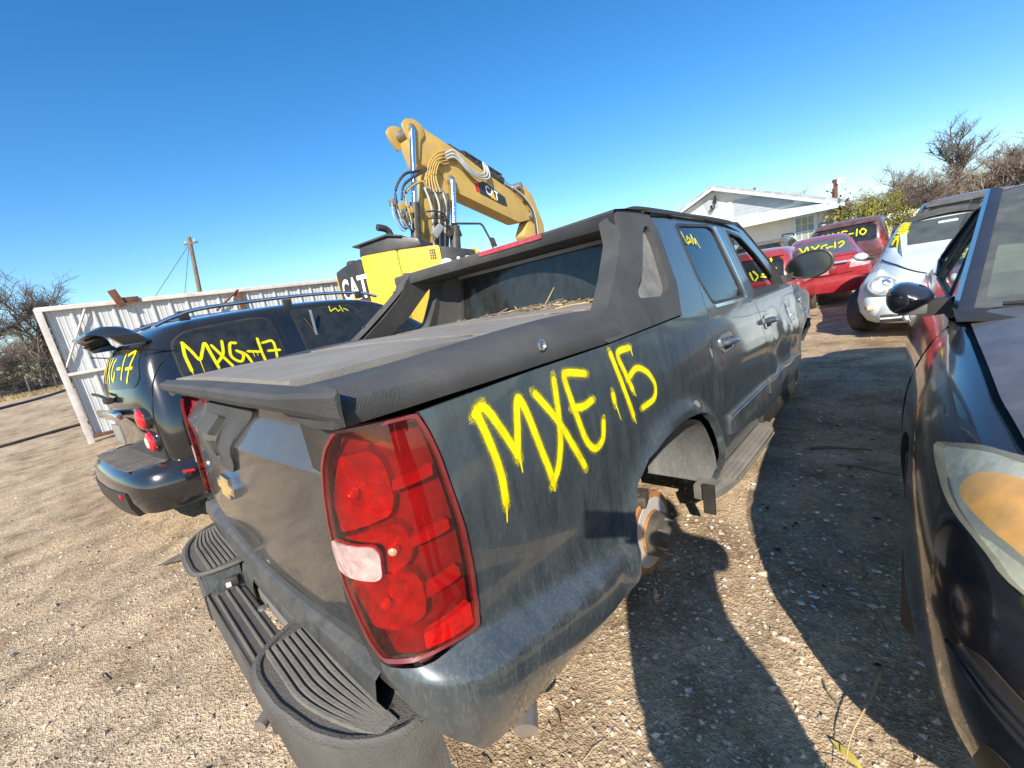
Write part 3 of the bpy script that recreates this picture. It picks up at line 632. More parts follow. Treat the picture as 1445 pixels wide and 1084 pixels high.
# ================================================================ HOUSE
HW = mat('siding_white', (.74,.73,.66), .6, vs=2, var=.06, dust=.12, dcol=(.5,.45,.36)); HB = mat('trim_blue', (.55,.70,.80), .5, vs=3, var=.05); HG = mat('tar_paper', (.33,.37,.40), .8, vs=3, var=.12, dust=.2, dcol=(.5,.5,.48)); HR = mat('shingle', (.36,.36,.36), .9, vs=6, var=.25); HT = mat('tin_roof', (.62,.72,.78), .45, vs=2, var=.08); HC = mat('cream_board', (.78,.74,.60), .6, vs=2, var=.05)
house = thing('white_house', 'white clapboard gable house with pale blue trim and patches of missing siding', 'house', (-.57, 22.4, 0), -.08)
XL, XP, XR, ZP, ZE, DP = -9.4, -4.62, .12, 4.62, 2.72, 4.0
V = []; F = []
def clapboards(V, F, x0, x1, z0, z1, y=0., pitch=.17, lap=.022, gable=False):
    z = z0
    while z < z1 - 1e-4:
        zt = min(z + pitch, z1); a, b = x0, x1; c, d = x0, x1
        if gable:
            if zt > ZE:
                hw = (ZP - zt) / (ZP - ZE) * (XR - XP); c, d = max(x0, XP - hw), min(x1, XP + hw)
                hw = (ZP - max(z, ZE)) / (ZP - ZE) * (XR - XP); a, b = max(x0, XP - hw), min(x1, XP + hw)
            if d - c < .05: break
        k = len(V); V += [(a, y - lap, z), (b, y - lap, z), (d, y, zt), (c, y, zt), (a, y, z), (b, y, z)]; F += [[k, k+1, k+2, k+3], [k+4, k+5, k+1, k]]; z = zt
clapboards(V, F, XL, XR, 0, ZP, gable=True)
sd = raw('siding', V, F, HW, house, False)
prism('wall', [(XL+.02, .03), (XR-.02, .03), (XR-.02, DP), (XL+.02, DP)], -.05, ZE, HW, house)
prism('gable_wall', [(XL+.1, ZE), (XR-.1, ZE), (XP, ZP-.05)], .03, .2, HW, house, 'Y')
prism('bare_patch', [(-3.84, 3.88), (-2.9, 3.80), (-1.45, 3.24), (-1.43, 3.10), (-2.55, 3.07), (-3.28, 3.15), (-3.85, 3.1)], -.045, -.03, HG, house, 'Y')
prism('bare_patch', [(-5.25, 4.23), (-4.55, 4.18), (-4.51, 3.79), (-5.06, 3.62)], -.045, -.03, HG, house, 'Y')
prism('cream_patch', [(-5.04, 3.60), (-4.49, 3.75), (-3.9, 3.9), (-3.9, 3.12), (-5.04, 3.14)], -.045, -.028, HC, house, 'Y')
for z in np.arange(3.22, 3.9, .15): boxo('batten', (-2.65 - (z - 3.2)*.5, -.05, z), (2.3 - (z - 3.2)*2.0, .012, .014), HG, house)
for s in (-1, 1):
    q = [(XP, ZP + .04), (XP + s*(XR-XP+.3), ZE - .09), (XP + s*(XR-XP+.3), ZE + .03), (XP, ZP + .16)]
    prism('roof', q, -.42, DP + .3, HR, house, 'Y')
    q = [(XP, ZP - .07), (XP + s*(XR-XP+.28), ZE - .20), (XP + s*(XR-XP+.28), ZE - .08), (XP, ZP + .05)]
    prism('rake_board', q, -.46, -.42, HB, house, 'Y')
V = [(-9.1, -.02, 3.12), (-.1, -.02, 2.93), (.26, -.9, 2.62), (-9.4, -.9, 2.72)]; V += [(x, y, z - .04) for x, y, z in V]
raw('skirt_roof', V, [[0,1,2,3], [7,6,5,4], [0,4,5,1], [1,5,6,2], [2,6,7,3], [3,7,4,0]], HT, house, False)
for k in range(20):
    t_ = (k + .5)/20; tube('roof_seam', [(-9.1 + t_*9.0, -.03, 3.12 - t_*.19 + .02), (-9.4 + t_*9.66, -.9, 2.72 - t_*.10 + .02)], .018, HT, house, 5)
raw('fascia', [(-9.4, -.91, 2.74), (.28, -.91, 2.63), (.28, -.91, 2.49), (-9.4, -.91, 2.58), (-9.4, -.94, 2.74), (.28, -.94, 2.63), (.28, -.94, 2.49), (-9.4, -.94, 2.58)], [[4,5,6,7], [0,1,5,4], [3,2,6,7], [1,2,6,5], [0,3,7,4]], HB, house, False)
def window(x0, x1, z0, z1):
    w = boxo('window', ((x0+x1)/2, .0, (z0+z1)/2), (x1-x0, .05, z1-z0), mat('house_glass', (.30,.33,.30), .12, var=.15, vs=3), house)
    for (c, s) in ((((x0+x1)/2, -.035, z1+.03), (x1-x0+.2, .07, .1)), (((x0+x1)/2, -.035, z0-.03), (x1-x0+.2, .09, .08)), ((x0-.05, -.034, (z0+z1)/2), (.13, .066, z1-z0)), ((x1+.05, -.034, (z0+z1)/2), (.13, .066, z1-z0)), (((x0+x1)/2, -.031, (z0+z1)/2), (x1-x0, .05, .06))):
        boxo('frame', c, s, HB, w)
    for k in (1, 2): boxo('muntin', (x0 + (x1-x0)*k/3, -.028, (z0+z1)/2), (.022, .03, z1-z0), HC, w)
    for k in (1, 3): boxo('muntin', ((x0+x1)/2, -.029, z0 + (z1-z0)*k/4), (x1-x0, .028, .022), HC, w)
window(-1.38, -.70, 1.2, 2.46); window(-4.6, -3.9, 1.2, 2.46); window(-7.8, -7.1, 1.2, 2.46)
boxo('corner_board', (XR - .06, -.02, 1.35), (.16, .08, 2.7), HW, house, 0, .005); boxo('drain_pipe', (XR + .05, -.08, 1.3), (.08, .08, 2.5), RU, house, 0, .01)
lm = boxo('gable_lamp', (-4.66, -.1, 4.05), (.12, .12, .16), mat('black_iron', (.02,.02,.02), .4), house, 0, .02); tube('lamp_arm', [(-4.66, -.12, 4.1), (-4.59, -.25, 4.20), (-4.57, -.3, 4.28)], .045, MATS['black_iron'], lm, 8); lathe('lamp_shade', [(0, .1), (-.12, .12), (-.2, .05)], MATS['black_iron'], lm, 'Z', (-4.71, -.28, 3.9), 12)
tube('vent_pipe', [(-3.4, 1.5, 3.6), (-3.4, 1.5, 4.38)], .06, RU, house, 8)
t = thing('light_pole', 'short brown pole with white floodlights at the house corner', 'pole', (-1.5, 32.0, 0)); tube('post', [(0, 0, -.1), (0, 0, 4.6)], .13, RU, t, 8)
for s in (-1, 1): boxo('floodlight', (.25*s, -.1, 4.35 + .1*s), (.34, .2, .3), mat('lamp_white', (.75,.75,.72), .4), t, .3*s, .03)
V = []; F = []
for k in range(160):
    c = Vector((rt.gauss(0, .28), rt.gauss(0, .2), 2.35 + rt.gauss(0, .33))); s = .12; a = rt.random()*6.28; i = len(V); V += [c, c + Vector((math.cos(a)*s, math.sin(a)*s, .1*rt.gauss(0,1))), c + Vector((math.cos(a+.8)*s, math.sin(a+.8)*s, .07))]; F.append([i, i+1, i+2])
o = raw('dry_vine', V, F, BK[0], None, False); o.location = (-.35, 22.25, 0); tag(o, 'clump of dead vine at the right corner eave of the white house', 'vine')
o = boxo('white_wall', (2.6, 32.2, 1.0), (6.6, .18, 2.15), mat('wall_white', (.72,.72,.70), .7, vs=1, var=.06), None, .75, .01); tag(o, 'low white wall behind the pale blue car and bush', 'wall')
# ================================================================ EXCAVATOR
YB = mat('cat_yellow', (.80,.46,.012), .45, coat=.2, vs=2, var=.05, dust=.12, dcol=(.40,.33,.22), dup=.12, ds=3, fine=.15, fz=(0, 4))
YM = mat('boom_yellow', (.56,.36,.075), .55, vs=2.5, var=.08, dust=.34, dcol=(.30,.24,.15), dup=.1, ds=4, fine=.3, fz=(0, 9))
BKP = mat('panel_black', (.016,.019,.024), .38, vs=4, var=.15, dust=.08)
BKR = mat('hose_black', (.018,.018,.02), .5, vs=9, var=.2, dust=.15); CHR = mat('chrome_rod', (.85,.85,.86), .10, metal=1., vs=9, var=.03); GRH = mat('hose_grey', (.42,.44,.43), .4, vs=9, var=.1, dust=.1); STL = mat('steel', (.32,.31,.29), .4, metal=.8, vs=9, var=.15, dust=.2)
WHT = mat('decal_white', (.80,.80,.78), .5, var=.03); REDD = mat('decal_red', (.50,.02,.015), .5, var=.05)
ex = thing('excavator', 'big yellow excavator with black rear panels and a raised boom behind the black wagon', 'excavator', (-6.32, 4.97, 0), .62)
def exy(x):  # plan curve of the rear
    return .05*(x/.9)**2 + (.0 if abs(x) < .95 else .45*(abs(x)-.95)**1.8)
def exr(x, z): return (x, exy(x) + .02*max(0, z-2.55), z)
panel('counterweight', fillet([(-.86,.9), (-.008,.9), (-.008,2.74), (-.86,2.76)], .06), exr, YB, ex, .12, .5, bev=.02)
panel('counterweight', fillet([(.008,.9), (.93,.9), (.93,2.68), (.008,2.73)], .06), exr, YB, ex, .12, .5, bev=.02)
for s in (-1, 1):
    sp = panel('side_panel', fillet([(s*.90 if s > 0 else -1.80,.9), (1.62 if s > 0 else -.885,.9), (1.62 if s > 0 else -.885,2.48 if s > 0 else 2.72), (s*.95 if s > 0 else -1.80,2.65 if s > 0 else 2.58)], .05), exr, BKP, ex, .08, .4, bev=.015, off=-.006)
    text_decal('lettering', 'CAT', .68, lambda a, b, s=s: exr(s*1.25 + a, 2.10 + b - .02*a*s), WHT, sp, bold=.018, sx=.62, off=.006)
    raw('emblem_triangle', [Vector(exr(s*1.25 + a, b)) + Vector((0, -.010, 0)) for a, b in ((-.14, 1.83), (.14, 1.83), (0, 2.04))], [[0,1,2]], YB, sp, False)
    panel('edge_trim', [(s*(1.625 if s > 0 else 1.805), .9), (s*(1.66 if s > 0 else 1.84), .9), (s*(1.66 if s > 0 else 1.84), 2.5), (s*(1.625 if s > 0 else 1.805), 2.52)][::s], exr, YB, ex, .2, .3)
for r in range(4):
    for c in range(3): boxo('vent_slot', (.72 + c*.045, exy(.76) - .004, 2.60 - r*.055 - c*.004), (.032, .012, .04), BKR, ex)
boxo('deck', (0, 1.9, 1.7), (2.9, 3.0, 1.5), BKP, ex, 0, .08); boxo('deck_side', (1.38, 1.6, 2.3), (.3, 2.0, .5), YB, ex, 0, .08); boxo('deck_side', (-1.38, 1.7, 2.2), (.3, 2.0, .5), BKP, ex, 0, .08)
prism('engine_hood', fillet([(-.98,2.75), (.5,2.75), (.46,2.93), (-.2,3.10), (-.92,3.03)], .06), .22, 1.25, BKP, ex, 'Y', .04)
prism('hood_lid', [(-1.05,3.02), (-.22,3.13), (.1,3.05), (.1,3.02), (-.22,3.09), (-1.05,2.99)], .15, 1.3, BKP, ex, 'Y')
tube('exhaust_pipe', [(-.35, .7, 3.0), (-.34, .7, 3.22), (-.38, .62, 3.32), (-.50, .45, 3.36)], .075, BKR, ex, 10, None, 4)
lathe('tank_cap', [(0, .13), (.10, .13), (.14, .09), (.15, .01)], BKR, ex, 'Z', (-1.28, .42, 2.62), 14)
for s in (-1, 1):
    tr = prism('track', fillet([(-1.6,.05), (4.0,.05), (4.3,.5), (3.9,.95), (-1.5,.95), (-1.9,.5)], .25, 4), s*.85, s*1.4, mat('track_steel', (.07,.06,.05), .8, dust=.4), ex, 'X', .03)
# boom: built in its own upright plane
BM = Matrix.Translation((-7.53, 6.69, 0)) @ Matrix.Rotation(.0768, 4, 'Z')
exM = (Matrix.Translation((-6.32, 4.97, 0)) @ Matrix.Rotation(.62, 4, 'Z')).inverted() @ BM
def bp_(name, poly, x0, x1, m, bev=.02, par=None): return prism(name, poly, x0, x1, m, par or ex, 'X', bev, exM)
def bt(name, pts, r, m, n=8, sm=6, par=None):
    return tube(name, [exM @ Vector((x, y, z)) for (y, z, x) in pts], r, m, par or ex, n, None, sm)
upper = bp_('boom', fillet([(.30,5.98), (.45,6.05), (.75,5.99), (1.6,5.70), (2.02,5.56), (3.1,5.09), (4.36,4.62), (4.91,4.17), (5.22,3.84), (4.91,3.78), (4.32,3.70), (1.48,4.47), (1.29,4.62), (1.05,4.98), (.41,5.04), (.29,5.54)], .10), -.52, -.02, YM, .02)
bp_('boom_head', fillet([(.02,5.95), (.18,6.10), (.45,6.12), (.68,6.02), (.70,5.78), (.52,5.62), (.38,5.2), (.30,5.06), (.2,5.5), (.06,5.8)], .06), -.04, .03, YM, .01)
bp_('boom_head', fillet([(-.06,5.95), (.10,6.10), (.35,6.12), (.5,6.0), (.42,5.7), (.2,5.5), (.02,5.75)], .06), -.60, -.50, YM, .01)
lowb = bp_('boom_foot', fillet([(1.37,5.18), (.75,5.07), (.42,4.65), (.16,3.95), (.0,3.0), (.55,2.6), (.93,3.63), (1.32,4.22)], .08), -.50, -.06, YM, .02)
bt('rod', [(.28,5.83,.05), (-.02,4.52,.05), (-.16,3.9,.05)], .075, CHR, 14, 0); bt('cylinder', [(-.13,4.05,.05), (-.40,2.9,.05)], .13, BKR, 14, 0)
bt('rod', [(1.37,4.72,.06), (1.22,3.95,.06), (1.08,3.4,.06)], .085, CHR, 14, 0); bt('cylinder', [(1.12,3.5,.06), (.92,2.5,.06)], .15, BKR, 14, 0)
for (y, z, r) in ((.30,5.86,.13), (1.37,4.74,.13), (5.02,3.93,.11), (4.62,4.86,.12)):
    lathe('pin', [(-.62, r*.6), (-.6, r), (.06, r), (.09, r*.6)], STL, ex, 'X', (0, 0, 0), 16).matrix_local = exM @ Matrix.Translation((0, y, z))
bt('arm_cylinder', [(1.75,5.70,-.27), (4.02,5.02,-.27)], .155, BKR, 14, 0); bt('rod', [(4.0,5.02,-.27), (4.66,4.84,-.27)], .075, CHR, 12, 0)
bt('cylinder_line', [(2.3,5.66,-.12), (3.9,5.18,-.12)], .03, BKR, 6, 0)
for k in range(4): bt('cylinder_clamp', [(2.3 + k*.5,5.55 - k*.15,-.10), (2.32 + k*.5,5.70 - k*.15,-.20), (2.34 + k*.5,5.72 - k*.15,-.32)], .035, BKR, 6, 0)
bp_('stick', fillet([(4.55,4.80), (4.75,4.98), (4.95,4.96), (5.4,4.65), (5.66,4.1), (5.87,3.66), (5.80,2.2), (5.45,1.2), (5.2,1.2), (4.75,3.0), (4.55,3.30), (4.9,3.75), (5.2,4.0), (4.9,4.4)], .08), -.48, -.06, YM, .02)
bt('stick_hose', [(4.3,4.75,.02), (4.75,4.5,.05), (5.15,4.1,.06), (5.25,3.6,.05), (5.3,2.9,.0)], .03, GRH, 8); bt('stick_hose', [(4.2,4.72,.05), (4.75,4.35,.09), (5.05,4.0,.1), (5.1,3.5,.08), (5.18,2.9,.0)], .03, BKR, 8)
dp = bp_('boom_decal', [(2.55,4.79), (2.80,4.87), (3.74,4.46), (3.81,4.18), (3.6,4.19), (2.56,4.49)], -.02, -.012, BKP, 0)
bp_('red_stripe', [(2.37,4.77), (2.47,4.77), (2.51,4.52), (2.41,4.54)], -.02, -.013, REDD, 0, dp); bp_('red_stripe', [(2.49,4.785), (2.55,4.79), (2.56,4.5), (2.525,4.515)], -.02, -.013, REDD, 0, dp)
text_decal('lettering', 'CAT', .36, lambda a, b: exM @ Vector((-.008, 3.12 + a*.95 - b*.05, 4.53 + b - a*.33)), WHT, dp, bold=.012, sx=.85, off=.0)
raw('emblem_triangle', [exM @ Vector((-.006, y, z)) for y, z in ((3.02,4.41), (3.30,4.31), (3.17,4.56))], [[0,1,2]], YB, dp, False)
rh = random.Random(4)
for k in range(3): bt('hose', [(1.30,5.42 - .07*k,.04), (1.62,5.50 - .09*k,.12), (1.95 + .05*k,5.18 - .1*k,.16), (2.4 + .08*k,4.98 - .07*k,.16), (2.75 + .1*k,5.05 - .05*k,.14), (2.93 + .08*k,5.40 - .04*k,.0)], .036 - .004*k, GRH, 8)
for k in range(5): bt('pipe', [(.33 + .1*k,4.35,.08 + .02*k), (.42 + .08*k,4.75,.10), (.62 + .08*k,5.10,.10), (.95 + .05*k,5.36 - .06*k,.08), (1.38,5.50 - .08*k,.04)], .022, YM, 7)
for k in range(9): bt('hose', [(.26 + .1*k,4.45 - .05*(k % 3),.10), (.30 + .085*k + rh.gauss(0,.03),4.0,.16 + .03*(k % 2)), (.28 + .07*k,3.5,.12), (.20 + .06*k,2.7,.02)], .027, BKR if k % 3 else GRH, 7)
for k in range(6): lathe('fitting', [(0, .02), (.03, .035), (.09, .035), (.1, .022)], STL, ex, 'Z', exM @ Vector((.12, .30 + .13*k, 4.40 - .05*(k % 3))), 8)
bt('hose', [(-.80,3.75,.12), (-.74,4.28,.16), (-.38,4.67,.16), (.09,4.82,.12), (.7,4.98,.06)], .034, BKR, 8); bt('hose', [(-.60,4.08,.14), (-.46,4.42,.17), (-.02,4.68,.17), (.5,4.92,.08)], .034, BKR, 8)
bt('bracket_bar', [(-.46,3.9,.12), (-.40,4.28,.12), (.16,4.58,.12), (.36,4.42,.12)], .038, YM, 8, 3)
bp_('guard_plate', [(-.33,3.98), (.02,3.58), (-.07,3.30), (-.42,3.55), (-.52,3.80)], .05, .10, YB, .008)
for k, (y, z, s) in enumerate(((-.82,4.02,.16), (-.66,3.92,.18), (-.72,3.72,.13), (-.55,3.70,.16), (-.60,3.55,.12), (-.46,3.82,.12))):
    o = boxo('valve_block', (0, 0, 0), (s, s*1.1, s*.9), YM if k % 2 else STL, ex, 0, .015); o.matrix_local = exM @ Matrix.Translation((.08 + .03*(k % 3), y, z)) @ Matrix.Rotation(.3*k, 4, 'X')
for k in range(8): bt('hose', [(-.9 + .06*k,3.98,.12), (-.95 + .07*k + rh.gauss(0,.04),3.68,.18), (-.78 + .05*k,3.40 + rh.gauss(0,.06),.15), (-.45 + .03*k,3.5,.06)], .015, BKR if k % 2 else GRH, 6)
for z in (3.83, 3.66): bt('handrail', [(.04,z - .02,.22), (.35,z,.25), (.62,z - .06,.25), (.70,z - .14,.22)], .022, BKR, 6, 4)
bt('handrail', [(.0,3.9,.2), (.03,3.2,.2)], .02, BKR, 6, 0)
bt('handrail', [(.93,3.55,.16), (2.12,3.57,.16), (2.22,3.50,.16), (2.42,3.15,.16), (2.56,2.7,.16)], .03, BKR, 8, 0)
m_ = bp_('mirror', fillet([(.02,3.28), (.36,3.52), (.50,3.42), (.16,3.12)], .04), .22, .30, mat('mirror_grey', (.30,.31,.31), .3, dust=.2), .01)
bp_('mirror', fillet([(2.46,3.18), (2.62,3.16), (2.72,2.9), (2.5,2.92)], .04), .10, .18, BKR, .01)
for k, (y, z, s) in enumerate(((1.0,3.42,.2), (1.15,3.28,.22), (.85,3.3,.18))):
    o = boxo('cylinder_mount', (0, 0, 0), (.2, s, s*.8), BKR, ex, 0, .02); o.matrix_local = exM @ Matrix.Translation((.06, y, z)) @ Matrix.Rotation(.3*k, 4, 'X')
bt('cable', [(-1.12, 2.4, 1.3), (-.7, 2.1, 1.3)], .01, BKR, 5, 0)
# ================================================================ PICKUP (main subject), local frame: X right, Y forward, Z up; rear at y = 0
PT = mat('slate_paint', (.036,.054,.066), .28, metal=.4, spec=.5, coat=1., vs=2.2, var=.12, dust=.17, dcol=(.27,.27,.255), dup=.14, ds=24, streak=4, fine=.24, fz=(.45, 1.1))
PTL = mat('slate_paint_dirty', (.022,.033,.040), .45, metal=.3, spec=.4, coat=.4, vs=2.2, var=.10, dust=.38, dcol=(.20,.18,.155), dup=.2, ds=7, streak=5, fine=.3)
PL = mat('grey_cladding', (.034,.035,.037), .58, spec=.4, vs=5, var=.18, bump=.5, bs=380, dust=.24, dcol=(.20,.19,.175), dup=.16, ds=3.5)
PLR = mat('rough_cladding', (.045,.046,.048), .55, spec=.45, vs=5, var=.2, bump=.9, bs=260, dust=.25, dcol=(.22,.20,.18), ds=3)
COV = mat('cover_plastic', (.16,.15,.135), .7, spec=.3, vs=3, var=.2, bump=.3, bs=300, dust=.62, dcol=(.33,.30,.26), dup=.22, ds=2.2)
BLK = mat('black_trim', (.010,.010,.011), .5, vs=5, var=.2, dust=.1); DARK = mat('cab_dark', (.012,.012,.013), .8, vs=4, var=.2)
GLS = mat('tint_glass', (.006,.008,.012), .03, spec=.8, vs=3, var=.2, dust=.025, dcol=(.3,.29,.26), ds=9)
GLB = mat('back_glass', (.010,.012,.013), .06, spec=.55, vs=3, var=.3, dust=.13, dcol=(.16,.16,.15), ds=18, streak=2)
CR_ = mat('chrome', (.82,.82,.83), .10, metal=1., vs=6, var=.05, dust=.08); RUB = mat('tyre_rubber', (.018,.018,.018), .75, vs=8, var=.2, dust=.3, dcol=(.22,.18,.14))
RST = mat('rotor_rust', (.34,.15,.045), .85, vs=18, var=.35, bump=.3, bs=120); ROT = mat('rotor_face', (.60,.57,.52), .5, metal=.2, vs=7, var=.15, dust=.15, dcol=(.4,.25,.12))
CRD = mat('chrome_dark_reflect', (.42,.43,.44), .16, metal=1., vs=20, var=.2, dust=.15)  # chrome tint darkened to imitate dark reflections on the door handles
GOLD = mat('badge_gold', (.62,.43,.17), .35, metal=.35, vs=30, var=.12); SEAM = mat('seam_black', (.004,.004,.004), .8)
LIN = mat('liner', (.05,.053,.056), .40, vs=3, var=.3, bump=.35, bs=9, dust=.55, dcol=(.30,.30,.29), ds=4, streak=9, fine=.3)
tk = thing('pickup_truck', 'dusty slate blue four-door pickup sprayed yellow MXE.15 with its wheels gone', 'pickup truck')
Q = Matrix(((0.9999651252, 0.0001831726, -0.008349536), (0.0001831726, 0.9990379234, 0.0438542374), (0.00834953598, -0.0438542375, 0.9990030486)))
tm = Q.to_4x4(); tm.translation = Vector((0.01212, -0.06366, -0.06319)); tk.matrix_world = tm
def sst(t): t = min(1, max(0, t)); return t*t*(3-2*t)
AY, AZ = 1.27, .50
def W(y, z):
    w = .965 - .345*(z-1.30) if z > 1.30 else (1.0 - .035*(max(0, z-1.0)/.3)**1.5)
    if y < .95:                                     # bumper shelf behind the wheel
        zr = .80 - .17*max(0, y); k = 1 - sst((y-.55)/.35)
        w += (.050*k + .006) * sst((zr - z)/.062) - .014*k*math.exp(-((z - zr - .06)/.07)**2) - .060*k*sst((zr - .085 - z)/.24)
    if y > 1.7: w -= .03*sst((.62 - z)/.16)         # doors tuck in at the sill
    if y > 1.75: w += .010*math.exp(-((z-.93)/.14)**2) - .006*math.exp(-((z-1.10)/.05)**2)
    if z < .56: w -= .035*((.56-z)/.14)**2
    r = math.hypot(y-AY, (z-AZ)*1.13); w += .030*math.exp(-((r-.485)/.05)**2) if z < 1.05 else 0
    return w
RC = .19
def tw(a, z):
    """body side wrapped round the rear corner: a = distance forward along the side, negative on the rear face"""
    if a >= RC: return Vector((W(a, z), a, z))
    w = W(max(a, .02), z); q = RC*math.pi/2
    if a > RC - q:
        f = (RC - a)/RC; return Vector((w - RC + RC*math.cos(f), RC - RC*math.sin(f) - .012*sst((z-1.0)/.3)*0, z))
    return Vector((w - RC - (RC - q - a), 0, z))
def dent(p):
    x, y, z = p
    k = sst((y-2.75)/.25) * sst((1.25-z)/.2) * sst((z-.6)/.2)
    return k*(noise.noise((y*3.1, z*4.2, 1.3))*.035 + noise.noise((y*7.5, z*8, 5))*.012)
def tside(a, z):
    p = tw(a, z)
    if p.y > 2.7: p.x += dent(p)
    return p
# dark inner shell so that gaps and openings read as depth
bm = bmesh.new()
box(bm, (0, 2.6, .62), (1.16, 5.1, .30)); box(bm, (0, .40, .95), (1.66, .60, .36)); box(bm, (0, 3.2, .62), (1.70, 2.3, .28)); box(bm, (0, .42, .62), (1.70, .60, .28)); box(bm, (0, 1.25, 1.02), (1.70, 1.2, .10)); frombm('inner_shell', bm, DARK, tk)
ARCH = [(1.735,.46), (1.735,.573), (1.725,.70), (1.66,.80), (1.56,.865), (1.44,.90), (1.27,.915), (1.10,.905), (.97,.872), (.885,.815), (.835,.73), (.815,.63), (.81,.555)]
QO = [(.147,1.272), (.5,1.282), (.85,1.286), (1.502,1.309), (1.594,1.447), (1.638,1.679), (1.622,1.755), (1.835,1.765), (1.855,1.755), (1.842,1.433), (1.79,1.28), (1.785,1.16), (1.79,.88), (1.86,.74), (1.90,.66), (1.915,.56), (1.90,.47)] + ARCH + [(.64,.452), (.30,.437), (.135,.487), (.095,.545), (.023,.618), (0,.65), (-.04,.69), (-.064,.715), (-.095,.74), (-.085,.762), (-.054,.761), (-.005,.764), (.061,.767), (.12,.774), (.183,.776), (.192,.832), (.187,.925), (.183,1.025), (.175,1.105), (.168,1.182), (.159,1.231)]
qp = panel('quarter_panel', QO, tside, PT, tk, .02, .03)
tl_i = [(-.054,.768), (-.073,.80), (-.096,.862), (-.127,.916), (-.145,.997), (-.139,1.056), (-.117,1.124), (-.086,1.19), (-.057,1.232), (-.021,1.265)]
tl_o = fillet([(-.021,1.265), (.064,1.269), (.140,1.271), (.153,1.231), (.162,1.182), (.169,1.105), (.177,1.025), (.181,.925), (.186,.832), (.177,.783), (.12,.781), (.061,.774), (-.005,.771)] + tl_i[:-1], .008, 2)
panel('corner_post', [(-.165,.70), (-.03,.705)] + [(a - .006, z) for a, z in tl_i] + [(-.021,1.275), (-.165,1.275)], tw, BLK, tk, .03, .03, -.006)
# ---- tail lamp: silver-red chambers, a dark reflector with three bars, a clear reverse lamp, red lens over everything
LR = mat('lamp_red', (.62,.035,.04), .2, metal=.75, spec=.6, vs=30, var=.3, bump=.35, bs=38); LB = mat('lamp_bar', (.32,.02,.03), .35, vs=30, var=.15); LD = mat('lamp_dark', (.17,.008,.014), .35, vs=14, var=.4, spec=.6); LS = mat('lamp_silver', (.80,.78,.76), .2, metal=.7, vs=60, var=.2, bump=.6, bs=120)
def lens_mat(name, col, gl=1.):
    m = pane_mat(name, col, .035, gl, (.30,.16,.15), 14.); return m
RL = lens_mat('red_lens', (.93,.07,.085)); CL = lens_mat('clear_lens', (.92,.90,.88))
tl = panel('tail_light', tl_o, tw, LD, tk, .03, .03, -.036)
def chamber(nm, a0, a1, z0, z1, m, off, r=.03, th=.02): return panel(nm, fillet([(a0,z0), (a1,z0), (a1,z1), (a0,z1)], r, 4), tw, m, tl, .03, th, off, ang=30)
def dish(nm, o, a0, z0, ra, rz, dep, off=-.006):
    def fn(a, z):
        p = tw(a, z); e = .004; n = (tw(a+e, z) - p).cross(tw(a, z+e) - p).normalized(); q = max(0, 1 - ((a-a0)/ra)**2) * max(0, 1 - ((z-z0)/rz)**2)
        return p - n*(dep*q**.7)
    c = panel(nm, o, fn, LR, tl, .011, .03, off, ang=60); p = Vector(fn(a0, z0)); n = (fn(a0+.004, z0) - p).cross(fn(a0, z0+.004) - p).normalized()
    V = []; F = []
    for i in range(7):
        for j in range(12):
            u = math.pi*i/6; w = 2*math.pi*j/12; V.append(p + n*.006 + Vector((math.sin(u)*math.cos(w), math.sin(u)*math.sin(w), math.cos(u)))*.012)
    for i in range(6):
        for j in range(12): F.append([i*12+j, i*12+(j+1) % 12, (i+1)*12+(j+1) % 12, (i+1)*12+j])
    raw('bulb', V, F, LBU, c)
    return c
LBU = mat('bulb_glow', (.85,.45,.25), .1, metal=.6)
dish('bulb_chamber', fillet([(-.105,1.045), (-.013,1.068), (.038,1.083), (.053,1.115), (.052,1.19), (.035,1.216), (-.046,1.206), (-.085,1.16), (-.118,1.10)], .016, 3), -.03, 1.135, .10, .085, .014)
dish('bulb_chamber', fillet([(.004,.964), (.043,.971), (.063,.995), (.062,1.048), (.046,1.064), (-.012,1.058), (-.10,1.033), (-.005,1.033), (.010,1.016)], .010, 3), .03, 1.015, .045, .06, .010)
dish('bulb_chamber', fillet([(-.065,.825), (.021,.825), (.073,.849), (.075,.905), (.062,.955), (.015,.958), (-.095,.944), (-.115,.91), (-.085,.86)], .014, 3), -.01, .888, .10, .08, .014)
for o_ in ([(.056,1.130), (.144,1.143), (.146,1.168), (.060,1.153)], [(.063,1.010), (.152,1.023), (.151,1.047), (.066,1.032)], [(.080,.887), (.157,.908), (.156,.933), (.078,.912)]):
    panel('lamp_bar', fillet(o_, .005), tw, LB, tl, .02, .02, -.010)
panel('reflector', fillet([(.055,.784), (.168,.792), (.172,.837), (.060,.816)], .005), tw, mat('lamp_reflex', (.50,.03,.045), .3, vs=60, var=.3), tl, .03, .02, -.004)
panel('lens', tl_o, tw, RL, tl, .03, .012, .004)
rv = panel('reverse_lamp', fillet([(-.131,.953), (-.093,.951), (-.013,.955), (.001,.964), (.006,1.013), (-.007,1.030), (-.10,1.025), (-.136,1.022), (-.141,.995)], .010, 4), tw, mat('reverse_lens', (.46,.30,.29), .16, spec=.6, vs=40, var=.3, bump=.5, bs=50, dust=.2), tl, .03, .012, .0075)
panel('lamp_rim', tl_o, tw, mat('lamp_rim_red', (.13,.006,.009), .25, coat=.3, dust=.1), tl, .025, .012, .0065, hole=[(.018 + (a-.018)*.95, 1.02 + (z-1.02)*.972) for a, z in tl_o])
tll = mirror(tl)
for ch in list(tl.children): mirror(ch, None, None, tll)
